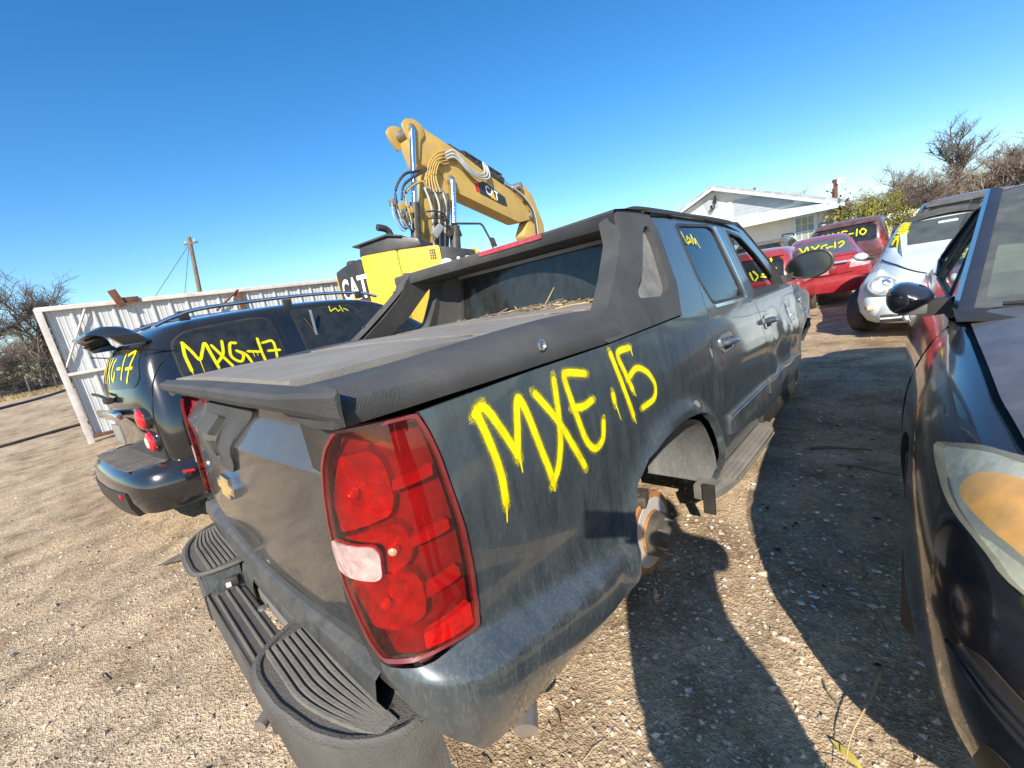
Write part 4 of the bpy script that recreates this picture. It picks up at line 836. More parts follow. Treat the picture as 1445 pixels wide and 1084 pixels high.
# ---- rail cap, sails, roof
def railsec(y, s=1., d=0):
    zt = 1.352 + .045*sst(y/.9); zb = 1.285 + .006*sst(y); w = W(max(y, .15), 1.29) - .002
    return [(s*(w - .004 - d), y, zb), (s*(w + .004 - d), y, zb + .022), (s*(w - .004 - d), y, zb + .045), (s*(w - .03 - d), y, zt - .014), (s*(w - .07 - d), y, zt), (s*.80, y, zt + .004), (s*.725, y, zt - .004), (s*.715, y, zt - .05), (s*.86, y, zb)]
secs = [[(x*.995 - .05 if False else x, y, z) for x, y, z in railsec(y)] for y in (-.004, .03, .10, .2, .3, .45, .6, .75, .86, .96)]
e0 = [(x - .007*(i < 5), -.016, z - .006*(i > 2)) for i, (x, y, z) in enumerate(secs[0])]; e1 = [(.86, -.014, 1.31)] * len(e0)
rail = loft('bed_rail', [e0] + secs, PL, tk, True, True, 40); mirror(rail)
lathe('lock', [(0, .0165), (.006, .0165), (.008, .012), (.003, .009), (.003, .001)], mat('lock_metal', (.45,.45,.46), .3, metal=.9, vs=40, var=.2), tk, 'X', (W(.55,1.30) - .002, .545, 1.338), 18)
def sailf(y, z): return Vector((W(y, z) + .004, y, z))
SO = fillet([(.855,1.292), (1.496,1.316), (1.588,1.447), (1.632,1.679), (1.612,1.768), (1.50,1.778), (1.30,1.768), (1.262,1.668), (1.113,1.529), (.949,1.398), (.90,1.385), (.865,1.37)], .02)
SH_ = fillet([(1.19,1.412), (1.42,1.404), (1.494,1.44), (1.553,1.63), (1.553,1.70), (1.515,1.715), (1.468,1.68), (1.30,1.50), (1.215,1.455)], .03)
sail = panel('sail_panel', SO, sailf, PL, tk, .05, .085, 0, SH_, back=True, bev=.008); mirror(sail)
DG = pane_mat('dusty_pane', (.45,.46,.45), .85, .6, (.24,.23,.215), 5.)
panel('sail_window', SH_, sailf, DG, sail, .06, .004, -.028)
slm = [o for o in tk.children if o.name.startswith('sail_panel') and o != sail][0]
o = panel('sail_window', SH_, lambda y, z: Vector((-W(y, z) - .004, y, z)), pane_mat('clear_pane', (.72,.78,.74), .12, .9), slm, .06, .004, -.028, sgn=-1)
for s in (-1,):   # bolted flange along the rear edge of each sail
    pts = [(.865,1.372), (.949,1.402), (1.113,1.533), (1.267,1.672), (1.33,1.775)]
    V = []; F = []
    for (y, z) in smooth(pts, 4):
        w = W(y, z)
        V += [(s*(w + .006), y - .004, z), (s*(w - .03), y - .012, z + .012), (s*(w - .085), y + .004, z + .004)]
    n = len(V)//3
    for i in range(n-1):
        for j in range(2): F.append([3*i+j, 3*i+j+1, 3*i+j+4, 3*i+j+3])
    fl = raw('sail_flange', V, F, PL, tk)
    for (y, z) in ((.90,1.382), (1.02,1.458), (1.15,1.565), (1.25,1.655)):
        lathe('bolt', [(0, .011), (.006, .010), (.008, .002)], BLK, fl, 'Z', (s*(W(y, z) - .035), y - .008, z + .014), 10)
# roof: loft across; rear edge bowed, header drops to the back glass
RP = mat('roof_paint', (.026,.046,.060), .3, metal=.35, coat=.9, vs=2.2, var=.1, dust=.2, dcol=(.30,.28,.25), dup=.25, ds=5)
def roofsec(y, z0, n=18, dr=.062):
    return [(x, y, z0 - dr*abs(x/.82)**2.4) for x in np.linspace(-.818, .818, n)]
def hedge(yo, z, k=1., dr=.048): return [(x, 1.55 + yo - .27*k*(x/.8)**2, z - dr*abs(x/.8)**2.2) for x in np.linspace(-.818, .818, 18)]
roof = loft('roof', [hedge(.13, 1.826, .55), roofsec(1.95, 1.838), roofsec(2.3, 1.842), roofsec(2.7, 1.828), [(x, y + .08*(1-(x/.82)**2), z) for x, y, z in roofsec(2.95, 1.80)], [(x, y + .10*(1-(x/.82)**2), z) for x, y, z in roofsec(3.08, 1.77)]], RP, tk)
hd = [hedge(.14, 1.829, .55), hedge(.06, 1.826, .85), hedge(.012, 1.818), hedge(.0, 1.806), hedge(.0, 1.772), hedge(.012, 1.752), hedge(.06, 1.745, .8), [(x, 1.69, 1.735 - .01*(x/.8)**2) for x in np.linspace(-.818, .818, 18)]]
hdr = loft('roof_spoiler', hd, PL, tk)
ch = loft('brake_light', [[(x, 1.55 + d - .27*(x/.8)**2, z - .048*abs(x/.8)**2.2) for (d, z) in ((.010, 1.819), (-.006, 1.814), (-.008, 1.790), (.004, 1.786))] for x in np.linspace(-.24, .26, 12)], mat('chmsl_red', (.42,.02,.035), .25, coat=.5, vs=20, var=.2, dust=.2), hdr)
for s in (1, -1):
    rr = tube('roof_rail', [(s*.71, 1.50, 1.775), (s*.71, 1.60, 1.808), (s*.705, 1.8, 1.828), (s*.69, 2.5, 1.832), (s*.67, 2.95, 1.795), (s*.66, 3.05, 1.755)], .015, BLK, tk, 8, None, 5)
    for y in (1.62, 2.3, 2.9): boxo('rail_foot', (s*.70, y, 1.800), (.045, .13, .035), BLK, rr, 0, .015)
for y in (1.85, 2.55): tube('crossbar', [(-.70, y, 1.835), (0, y, 1.862), (.70, y, 1.835)], .012, BLK, tk, 8, None, 5)
# back window wall
def bw(x, z): return Vector((x, 1.70 + .04*(z-1.4) - .05*(x/.75)**2*-1*0, z))
panel('cab_back', [(-.86,1.30), (.86,1.30), (.83,1.60), (.74,1.74), (-.74,1.74), (-.83,1.60)], bw, PL, tk, .08, .03, 0, fillet([(-.70,1.405), (.70,1.405), (.655,1.70), (.60,1.725), (-.60,1.725), (-.655,1.70)], .04))
bg_ = panel('back_window', fillet([(-.715,1.395), (.715,1.395), (.665,1.71), (.605,1.732), (-.605,1.732), (-.665,1.71)], .04), bw, GLB, tk, .1, .006, -.012)
panel('window_seal', fillet([(-.71,1.398), (.71,1.398), (.662,1.705), (.602,1.728), (-.602,1.728), (-.662,1.705)], .04), bw, BLK, bg_, .1, .01, .003, hole=fillet([(-.685,1.418), (.685,1.418), (.64,1.69), (.59,1.712), (-.59,1.712), (-.64,1.69)], .04))
for s in (1, -1):  # inner cheek between sail and back window
    loft('inner_cheek', [[(s*(W(y, 1.36) - .08 - .02*k), y, 1.345), (s*(W(y, 1.5) - .085 - .02*k), y, 1.345 + .38*h*.5), (s*(W(y, 1.7) - .08 - .01*k), y, 1.345 + .38*h)] for (y, h, k) in ((1.55, .98, 0), (1.62, 1.0, 1.5), (1.68, 1.0, 4), (1.71, 1.0, 5))], PL, tk)
# bed cover: three boards, then the hinged tail cap
for i, (y0, y1) in enumerate(((-.004, .585), (.592, 1.125), (1.132, 1.69))):
    z = 1.366 + .006*i; panel('bed_cover', fillet([(-.722,y0), (.722,y0), (.722,y1), (-.722,y1)], .025), lambda x, y, z=z, y0=y0, y1=y1: Vector((x, y, z + .022*y + .010*(1-(x/.72)**2) - .003*math.cos((y-y0)/(y1-y0)*6.28))), COV, tk, .07, .04, 0, bev=.008)
def cap_y(x): a = abs(x); return -.064 + .040*max(0, (a-.80)/.187) + .008*(a/.98)**2
xs = np.concatenate([np.linspace(-.987, -.81, 8), np.linspace(-.79, .79, 19), np.linspace(.81, .987, 8)])
def capsec(x):
    e = cap_y(x); a = abs(x); g = max(0, (a-.80)/.187); zt = 1.360 - .006*a; zb = 1.316 - .022*g
    return [(x, -.008, zt + .002), (x, min(-.012, e + .026), zt), (x, e + .006, zt - .003), (x, e, zt - .012), (x, e + .002, zb + .012), (x, e + .010, zb), (x, -.008, zb - .004), (x, -.007, zt - .012)]
cap = loft('tailgate_cap', [capsec(x) for x in xs], PL, tk, True, True, 24)
# ---- tailgate
def tg(x, z):
    y = .012 + .052*sst((z-1.165)/.085) - .036*(1 - (x/.80)**2) + .010*sst((.80-z)/.08) - .008*math.exp(-((z-1.15)/.03)**2)
    k = max(0, abs(x) - .80); y += .19 - math.sqrt(max(0, .19**2 - k*k))
    return Vector((x, y, z))
TGH = [(.70,.705), (.80,.742), (.838,.795), (.818,.862), (.787,.916), (.767,.997), (.773,1.056), (.795,1.124), (.823,1.19), (.846,1.232), (.868,1.275)]
TGO = fillet(TGH + [(-x, z) for x, z in TGH[::-1]], .02)
gate = panel('tailgate', TGO, tg, mat('gate_paint', (.018,.024,.029), .24, metal=.3, coat=.9, vs=2, var=.06, dust=.13, dup=.45, dcol=(.24,.225,.20), ds=4, streak=3, fine=.2), tk, .04, .04, 0, bev=.006)
bz = panel('handle_bezel', fillet([(-.36,1.268), (.30,1.268), (.25,1.22), (.17,1.10), (.13,1.07), (-.22,1.07), (-.26,1.10), (-.33,1.22)], .02), tg, PLR, gate, .05, .02, .010, bev=.004)
panel('handle_cup', fillet([(-.20,1.21), (.06,1.21), (.04,1.10), (-.15,1.10)], .02), tg, mat('cup_plastic', (.035,.035,.037), .35, dust=.2), bz, .05, .02, .0125)
panel('handle', fillet([(-.17,1.225), (.03,1.225), (.03,1.175), (-.17,1.175)], .012), tg, PL, bz, .04, .03, .034, bev=.006)
panel('key_lock', fillet([(-.03,1.16), (.03,1.16), (.03,1.12), (-.03,1.12)], .01), tg, PL, bz, .04, .02, .02)
def bowtie(k, d=0.): 
    a, b, c = .098*k, .036*k, .046*k
    return [(-a - .01, -b*.35), (-c - .012, -b*.35), (-c - .022, -b), (c*.7, -b), (c*.9, -b*.35), (a - .005, -b*.35), (a + .012, b*.35), (c + .012, b*.35), (c + .022, b), (-c*.7, b), (-c*.9, b*.35), (-a + .005, b*.35)]
em = panel('emblem', [(x, z + 1.0) for x, z in bowtie(1.14)], tg, CR_, gate, .05, .022, .020, bev=.004)
panel('emblem_face', [(x, z + 1.0) for x, z in bowtie(.92)], tg, GOLD, em, .05, .006, .0225, bev=.002)
# ---- rear step bumper
vl = loft('bumper_top', [[(x, .075, .742), (x, .03, .735 - .0*x), (x, -.005 - .02*(1-(x/.95)**2), .71), (x, -.012 - .02*(1-(x/.95)**2), .665), (x, .0, .625), (x, .06, .61)] for x in np.linspace(-.93, .845, 24)], PTL, tk, False, False, 40)
PADM = mat('step_pad', (.060,.058,.055), .65, spec=.35, vs=6, var=.2, bump=.4, bs=200, dust=.35, dcol=(.20,.18,.155), dup=.15, ds=5)
PADR = mat('rib_dusty', (.075,.072,.066), .65, spec=.35, vs=9, var=.2, bump=.3, bs=200, dust=.5, dcol=(.25,.225,.19), dup=.25, ds=6)
bump = boxo('bumper', (0, .06, .50), (1.66, .10, .16), PTL, tk, 0, .02)
def pad(sgn):
    # plan outline of the outer step, bent round the corner
    if sgn > 0: pl = [(.34,-.005), (.42,.012), (.60,.022), (.80,.034), (.895,.040), (.90,.015), (.875,-.03), (.82,-.075), (.74,-.11), (.60,-.138), (.47,-.143), (.41,-.13), (.37,-.085)]
    else: pl = [(-.28,-.005), (-.42,.005), (-.60,.010), (-.74,.014), (-.815,.022), (-.82,.0), (-.79,-.055), (-.735,-.10), (-.66,-.132), (-.55,-.150), (-.40,-.153), (-.33,-.145), (-.30,-.09)][::-1]
    pf = fillet(pl, .025, 3); m_ = len(pf); cx = sum(p[0] for p in pf)/m_; cy = sum(p[1] for p in pf)/m_
    def ins(d, z, dd=0.):
        out = []
        for i in range(m_):
            a, b = Vector(pf[i-1]), Vector(pf[(i+1) % m_]); t = (b-a).normalized(); n = Vector((t.y, -t.x))
            q = Vector(pf[i]) - n*d; out.append((q.x, q.y + dd, z - .10*max(0, -q.y)*.35))
        return out
    top = .628
    secs = [ins(-.004, .36, .03), ins(-.010, .44), ins(-.012, .52), ins(-.010, top - .05), ins(-.004, top - .02), ins(.006, top - .002), ins(.016, top), ins(.020, top - .006), ins(.030, top - .008)]
    o = loft('step', secs, PADM, bump, True, False, 50)
    cap_ = [Vector(v) for v in ins(.030, top - .008)]
    raw('step_pad', cap_, [list(range(m_))], PADM, o, False)
    # raised ribs following the curve
    for k in range(7):
        f = (k + .7)/7.4; pts = []
        lim = 17
        for j in range(lim):
            t_ = j/(lim-1)
            if sgn > 0: x = .385 + .497*t_; yo = -.135 + .004*0; yi = .0
            else: x = -.315 - .47*t_; yo = -.140; yi = -.005
            a = abs(x); back = yo + (.0 if a < .6 else .62*(a-.6)**1.55); front = .012 if sgn > 0 else .0
            y = back + .012 + (front - .008 - back - .012)*f
            if a > .60: y += 0
            pts.append((x, y, top - .006 - .035*max(0, -y)))
        V = []; F = []
        for (x, y, z) in pts: V += [(x, y - .0075, z - .004), (x, y - .0045, z + .0045), (x, y + .0035, z + .0045), (x, y + .0065, z - .004)]
        for i in range(lim-1):
            for c in range(3): F.append([4*i+c, 4*i+c+1, 4*i+c+5, 4*i+c+4])
        F += [[0,1,2,3], [4*(lim-1)+3, 4*(lim-1)+2, 4*(lim-1)+1, 4*(lim-1)]]
        raw('tread_rib', V, F, PADR, o)
    return o
pr_ = pad(1); pl_ = pad(-1)
# lower centre step with slot
cst = prism('centre_step', fillet([(-.36,-.152), (.44,-.150), (.40,-.055), (.36,-.03), (-.27,-.03), (-.31,-.10)], .02), .40, .515, PADM, bump, 'Z', .014)
for k in range(3):
    y = -.13 + k*.034; prism('tread_rib', [(-.29,y), (.36,y), (.36,y+.009), (-.29,y+.009)], .512, .5215, PADR, cst, 'Z', .003)
rw = loft('recess_wall', [[(x, -.028 - .0*x, .50), (x, -.030, .56), (x, -.02, .60), (x, .0, .625)] for x in (-.30, -.24, -.12)] , PTL, bump)
loft('recess_wall', [[(x, -.020, .575), (x, -.022, .60), (x, -.01, .622), (x, .01, .628)] for x in (-.14, .1, .36)], PTL, bump)
loft('recess_cheek', [[(-.355,-.148,.50), (-.35,-.15,.56), (-.345,-.148,.60)], [(-.30,-.10,.50), (-.298,-.10,.56), (-.296,-.10,.605)], [(-.275,-.03,.50), (-.272,-.03,.56), (-.27,-.03,.62)]], PT, bump)
lp = boxo('plate_lamp', (-.285, -.06, .555), (.05, .05, .035), BLK, bump, -.5, .008); boxo('lamp_glass', (-.275, -.075, .548), (.03, .02, .02), mat('lamp_cloudy', (.5,.48,.42), .3), lp, -.5, .004)
boxo('slot_bracket', (.05, .0, .52), (.5, .03, .05), mat('bracket_steel', (.25,.24,.22), .5, metal=.5, dust=.3), bump, 0, .006)
for x in (-.02, .26): lathe('bolt', [(0, .014), (.01, .013), (.012, .004)], STL, bump, 'Z', (x, -.035, .515), 8)
loft('bumper_skirt', [[(x, -.146 + .75*max(0, abs(x)-.60)**1.55, .505 if abs(x) < .38 else .56), (x, -.146 + .75*max(0, abs(x)-.60)**1.55, .42), (x, -.130 + .75*max(0, abs(x)-.60)**1.55, .35), (x, -.07, .32)] for x in np.linspace(-.79, .86, 24)], PADM, bump)
loft('bumper_end', [[(x, y + d, z) for (z, d) in ((.615, 0), (.55, -.012), (.45, -.005), (.38, .03), (.33, .07))] for (x, y) in ((.64,-.140), (.75,-.115), (.83,-.075), (.885,-.025), (.912,.035), (.918,.09))], PADM, bump)
tube('tow_pipe', [(.20, -.05, .36), (.285, -.165, .345)], .020, mat('pipe_grey', (.16,.15,.14), .5, metal=.4, dust=.3), tk, 12)
tube('exhaust_tip', [(.62, .62, .40), (.80, .44, .33), (.90, .33, .285)], .036, mat('exhaust_steel', (.50,.46,.42), .3, metal=.8, vs=8, var=.2, dust=.3), tk, 16, None, 4)
# ---- wheel well, rotor, hub
V = []; F = []; n = 22
for j, x in enumerate((.985, .93, .80, .62)):
    for i in range(n+1):
        a = math.pi*(-.08 + 1.16*i/n); r = .475 if j < 3 else .47
        V.append((x, AY + math.cos(a)*r*1.0, AZ - .02 + max(-.09, math.sin(a))*(.425 + .012*math.sin(9*a))))
for j in range(3):
    for i in range(n): a = j*(n+1)+i; F.append([a, a+1, a+n+2, a+n+1])
raw('wheel_liner', V, F, LIN, tk)
lathe('clip', [(0, .012), (.006, .010), (.007, .002)], CR_, tk, 'Y', (.90, 1.725, .66), 10)
rot = lathe('brake_rotor', [(.835, .11), (.835, .172), (.848, .175), (.852, .170), (.853, .164), (.868, .164), (.869, .170), (.873, .175), (.886, .172), (.8865, .168), (.887, .100), (.888, .092), (.918, .088), (.922, .04)], RST, tk, 'X', (0, 1.20, .435), 44)
lathe('friction_face', [(.8872, .148), (.8892, .146), (.8892, .096), (.8872, .094)], ROT, rot, 'X', (0, 1.20, .435), 44)
hb = lathe('hub', [(.90, .092), (.935, .090), (.94, .082), (.945, .045), (.975, .042), (.977, .012)], mat('hub_dark', (.03,.028,.026), .6, metal=.4, dust=.3), rot, 'X', (0, 1.20, .435), 26)
for k in range(6):
    a = k*math.pi/3 + .25; tube('stud', [(.93, 1.20 + .068*math.cos(a), .435 + .068*math.sin(a)), (.978, 1.20 + .068*math.cos(a), .435 + .068*math.sin(a))], .0055, STL, hb, 8)
cal = boxo('caliper', (.84, 1.10, .60), (.08, .14, .06), mat('caliper_rust', (.20,.12,.065), .6, metal=.4, vs=14, var=.4, bump=.3, dust=.3), tk, 0, .022); boxo('caliper_bracket', (.87, 1.17, .60), (.05, .10, .05), MATS['hub_dark'], cal, .3, .012)
tube('axle', [(-.84, 1.2, .435), (.84, 1.2, .435)], .055, MATS['hub_dark'], tk, 12); tube('shock_absorber', [(.70, 1.33, .45), (.60, 1.42, .88)], .035, BLK, tk, 10)
lathe('coil_spring', [(0, .06), (.3, .06)], BLK, tk, 'Z', (.6, 1.1, .45), 12)
boxo('mud_flap', (.975, 1.635, .405), (.055, .02, .15), BLK, tk, 0, .004)
# the other side's hub and stand feet, hidden mostly
r2 = mirror(rot); [mirror(c, None, None, r2) for c in list(rot.children)]
for (x, y) in ((-.45, .9), (.45, .9)): boxo('wheel_stand', (x, y, .24), (.18, .18, .30), RST, tk, 0, .02)
# ---- rear door, front door
GW = fillet([(1.915,1.318), (2.485,1.312), (2.455,1.735), (2.38,1.757), (1.90,1.742), (1.868,1.725), (1.862,1.45)], .03)
RD = [(1.857,1.757), (1.848,1.433), (1.797,1.28), (1.792,1.16), (1.797,.88), (1.866,.74), (1.907,.66), (1.922,.56), (1.908,.462), (2.70,.455), (2.735,.69), (2.735,.95), (2.70,1.17), (2.635,1.28), (2.620,1.765), (2.52,1.785), (1.87,1.772)]
rd = panel('rear_door', RD, tside, PT, tk, .045, .035, 0, GW, bev=.005)
panel('door_glass', GW, tside, GLS, rd, .1, .006, -.006); 
panel('window_seal', GW, tside, BLK, rd, .1, .012, .002, hole=[(2.17 + (y-2.17)*.93, 1.535 + (z-1.535)*.93) for y, z in GW])
panel('belt_chrome', [(1.93,1.300), (2.50,1.296), (2.50,1.312), (1.925,1.316)], tside, CR_, rd, .1, .008, .006)
panel('pillar_chrome', [(2.470,1.745), (2.492,1.310), (2.512,1.306), (2.492,1.752)], tside, CR_, rd, .1, .008, .007)
GF = fillet([(2.69,1.325), (3.28,1.332), (3.40,1.350), (3.17,1.566), (2.94,1.705), (2.68,1.74)], .025)
FD = [(2.708,1.17), (2.742,.95), (2.742,.69), (2.712,.462), (3.62,.46), (3.74,.62), (3.835,.80), (3.845,1.06), (3.862,1.30), (3.66,1.325), (3.45,1.52), (3.10,1.742), (2.94,1.782), (2.628,1.772), (2.643,1.28)]
fd = panel('front_door', FD, tside, PT, tk, .045, .035, 0, GF, bev=.005)
panel('window_seal', GF, tside, BLK, fd, .1, .012, .002, hole=[(2.98 + (y-2.98)*.93, 1.50 + (z-1.50)*.90) for y, z in GF])
panel('belt_strip', [(2.66,1.296), (3.36,1.306), (3.36,1.328), (2.66,1.322)], tside, BLK, fd, .1, .012, .008)
for (door, y0, y1) in ((rd, 1.90, 2.705), (fd, 2.765, 3.83)):
    panel('side_moulding', fillet([(y0,.645), (y1,.652), (y1,.755), (y0,.752)], .012), tside, mat('moulding_paint', (.03,.045,.056), .3, metal=.3, coat=.8, dust=.3, dup=.2, dcol=(.3,.28,.25), ds=6), door, .06, .02, .014, bev=.007)
    panel('chrome_strip', [(y0 + .01,.728), (y1 - .01,.734), (y1 - .01,.742), (y0 + .01,.737)], tside, CR_, door, .1, .006, .018)
for (door, y) in ((rd, 1.98), (fd, 2.86)):
    hc = panel('handle_cup', fillet([(y-.10,1.075), (y+.10,1.075), (y+.10,1.165), (y-.10,1.165)], .04, 4), tside, CRD, door, .03, .012, .006, bev=.004)
    P = [Vector(tside(y + t, 1.125)) + Vector((k, 0, 0)) for t, k in ((-.095,.012), (-.06,.034), (0,.042), (.06,.036), (.10,.014))]
    tube('door_handle', P, .0145, CRD, hc, 10, None, 4)
    panel('handle_shadow', fillet([(y-.05,1.085), (y+.06,1.085), (y+.06,1.115), (y-.05,1.115)], .014), tside, BLK, hc, .04, .004, .0085)
text_decal('badge', 'AVALANCHE', .085, lambda a, b: tside(3.57 + a, .86 + b), CR_, fd, bold=.002, sx=.85, off=.006)
# filler strip between sail and door, drip rail
tube('drip_rail', [tside(1.62,1.765) + Vector((-.01,0,.01)), tside(1.9,1.79) + Vector((-.012,0,.0)), tside(2.5,1.80) + Vector((-.012,0,0)), tside(2.95,1.79) + Vector((-.012,0,0)), tside(3.12,1.75) + Vector((-.01,0,0)), tside(3.66,1.34) + Vector((-.012,0,.01))], .016, BLK, tk, 7, None, 4)
# front fender, hood, nose, windscreen, left side in the same sheet metal
FE = [(3.870,1.30), (3.853,1.06), (3.843,.80), (3.86,.72), (3.90,.82), (4.05,.93), (4.3,.98), (4.55,.94), (4.70,.83), (4.78,.70), (5.02,.70), (5.10,.92), (4.98,1.12), (4.72,1.20), (4.3,1.27)]
def fend(a, z):
    p = tside(min(a, 3.87), z); y = a; p.y = y
    k = sst((y-4.05)/.5); p.x -= .28*sst((y-4.55)/.55)**1.3; p.x += k*(noise.noise((y*3.6, z*3.8, 9.1))*.06 + noise.noise((y*8, z*9, 2.1))*.022) - .03*k
    return p
fe = panel('front_fender', FE, fend, mat('fender_scuffed', (.045,.055,.060), .4, metal=.3, coat=.5, vs=3, var=.25, dust=.45, dcol=(.34,.33,.31), ds=5), tk, .05, .03)
panel('fender_tear', [(4.72,.86), (4.98,.88), (5.04,1.0), (4.9,1.02), (4.74,.97)], fend, SEAM, fe, .05, .02, .004)
loft('hood', [[(x, y, z - .10*abs(x/.93)**3 + .03*noise.noise((x*3, y*3, 4))) for x in np.linspace(-.93, .93, 18)] for (y, z) in ((3.75,1.33), (3.95,1.33), (4.3,1.31), (4.7,1.27), (5.0,1.20), (5.15,1.08))], PT, tk)
bm = bmesh.new(); box(bm, (0, 4.9, .82), (1.4, .5, .6), 0, .08); box(bm, (0, 4.5, .55), (1.5, 1.3, .35), 0, .05); frombm('radiator_support', bm, DARK, tk)
lathe('brake_rotor', [(.80, .1), (.80, .165), (.83, .165), (.832, .1), (.88, .08), (.89, .03)], RST, tk, 'X', (0, 4.46, .42), 30); boxo('fender_liner', (.72, 4.40, .62), (.12, .95, .55), BLK, tk, 0, .05)
V = [(-.80, 3.78, 1.30), (.80, 3.78, 1.30), (.72, 3.02, 1.775), (-.72, 3.02, 1.775)]; bmv = lambda x, t: Vector((x*(1 - .1*t), 3.86 - .78*t - .16*(x/.8)**2 + .03*math.sin(3.1*t), 1.30 + .475*t))
panel('windscreen', [(-.84,0), (.84,0), (.84,1), (-.84,1)], bmv, pane_mat('screen_pane', (.50,.56,.54), .15, 1.), tk, .12, .006)
for o in (qp, rd, fd):
    m2 = mirror(o)
    for ch in list(o.children):
        if ch.name.split('.')[0] in ('window_seal', 'belt_chrome', 'pillar_chrome'): mirror(ch, None, None, m2)
gll = mirror(rd.children[0] if rd.children[0].name.startswith('door_glass') else [c for c in rd.children if c.name.startswith('door_glass')][0]); gll.name = 'door_glass'
mirror(fe)
# mirror on the passenger door
mr_ = loft('wing_mirror', [[Vector((1.125 + r*1.0*math.cos(a)*.155 - .015*math.cos(a)**2, 3.66 + d, 1.445 + r*math.sin(a)*.102 + .012*math.cos(a))) for a in np.linspace(0, 2*math.pi, 21)[:-1]] for (d, r) in ((-.035, .93), (-.03, 1.0), (.0, 1.02), (.06, .93), (.11, .68), (.135, .3), (.137, .02))], mat('mirror_black', (.012,.012,.013), .4, dust=.12), tk, True)
raw('mirror_glass', [Vector((1.122 + .90*math.cos(a)*.155 - .015*math.cos(a)**2, 3.66 - .034 + .004, 1.445 + .90*math.sin(a)*.102 + .012*math.cos(a))) for a in np.linspace(0, 2*math.pi, 21)[:-1]], [list(range(20))[::-1]], mat('mirror_face', (.10,.105,.11), .05, metal=1., var=.04, dust=.12), mr_, False)  # metal tint darkened to stand in for the dark cab it mirrors
loft('mirror_rim', [[Vector((1.122 + k*math.cos(a)*.155 - .015*math.cos(a)**2, 3.66 + d, 1.445 + k*math.sin(a)*.102 + .012*math.cos(a))) for a in np.linspace(0, 2*math.pi, 21)[:-1]] for (k, d) in ((.94, -.034), (.965, -.045), (.90, -.043), (.89, -.03))], BLK, mr_, True)
loft('mirror_arm', [[Vector((x, y + dy, z + dz)) for dy, dz in ((-.03,-.03), (.04,-.03), (.04,.03), (-.03,.03))] for (x, y, z) in ((.93, 3.60, 1.36), (.98, 3.62, 1.365), (1.03, 3.68, 1.385))], BLK, mr_, True)
# sail triangle trim at the mirror root
panel('mirror_corner', [(3.30,1.345), (3.63,1.335), (3.42,1.50)], tside, BLK, tk, .1, .02, .003)
# interior
seat_m = mat('seat_cloth', (.09,.085,.08), .85, vs=6, var=.2)
def seat(x, y):
    s = boxo('seat', (x, y, .98), (.52, .54, .2), seat_m, tk, 0, .06)
    b = prism('seat_back', fillet([(y-.30,1.05), (y-.18,1.05), (y-.28,1.58), (y-.40,1.58)], .05), x-.25, x+.25, seat_m, s, 'X', .04); boxo('headrest', (x, y-.36, 1.66), (.26, .10, .18), seat_m, s, 0, .04)
for x in (-.42, .42): seat(x, 2.95); seat(x, 2.5)
prism('dashboard', fillet([(3.35,.95), (3.80,.95), (3.80,1.28), (3.55,1.32), (3.38,1.22)], .05), -.84, .84, DARK, tk, 'X', .02)
V = []; F = []; tube_geo(V, F, [(-.42 + .19*math.cos(a), 3.28 - .07*math.sin(a), 1.24 + .17*math.sin(a)) for a in np.linspace(0, 2*math.pi, 25)], .015, 7, None, False); raw('steering_wheel', V, F, mat('wheel_grey', (.12,.12,.12), .5), tk)
boxo('cab_floor', (0, 2.7, .84), (1.7, 2.2, .06), DARK, tk); boxo('headliner', (0, 2.35, 1.72), (1.36, 1.3, .02), mat('headliner_grey', (.22,.21,.2), .9), tk)
for s in (1, -1): tube('inner_pillar', [(s*.80, 2.62, 1.2), (s*.74, 2.60, 1.74)], .05, DARK, tk, 8)
boxo('rear_mirror', (0, 3.15, 1.66), (.24, .03, .07), BLK, tk, 0, .012)
# running board
RB = mat('running_board', (.10,.095,.085), .6, vs=6, var=.2, bump=.3, bs=120, dust=.42, dcol=(.33,.29,.24), dup=.16, ds=4)
def rbs(y, k): return [(.90, y, .39), (.90, y, .462), (1.0, y, .464), (1.0 + .025*k, y, .456), (1.02 + .025*k, y, .440), (1.025 + .025*k, y, .41), (.98 + .025*k, y, .385)]
rb = loft('running_board', [[(.92, 1.64, .44)]*7, rbs(1.645, -.9), rbs(1.69, -.2), rbs(1.78, .5), rbs(1.9, 1), rbs(2.5, 1), rbs(2.68, .7), rbs(2.74, -.2), [(.92, 2.745, .44)]*7], RB, tk, True)
for k in range(5): tube('tread_rib', [(.965 + .022*k, 1.72 + .03*k, .466 - .0015*k*k), (.965 + .024*k, 2.66 - .02*k, .466 - .0015*k*k)], .0045, RB, rb, 6)
boxo('sill', (.90, 2.75, .43), (.08, 2.0, .10), DARK, tk, 0, .01)
boxo('rocker', (.93, 3.25, .47), (.10, 1.1, .12), BLK, tk, 0, .02)
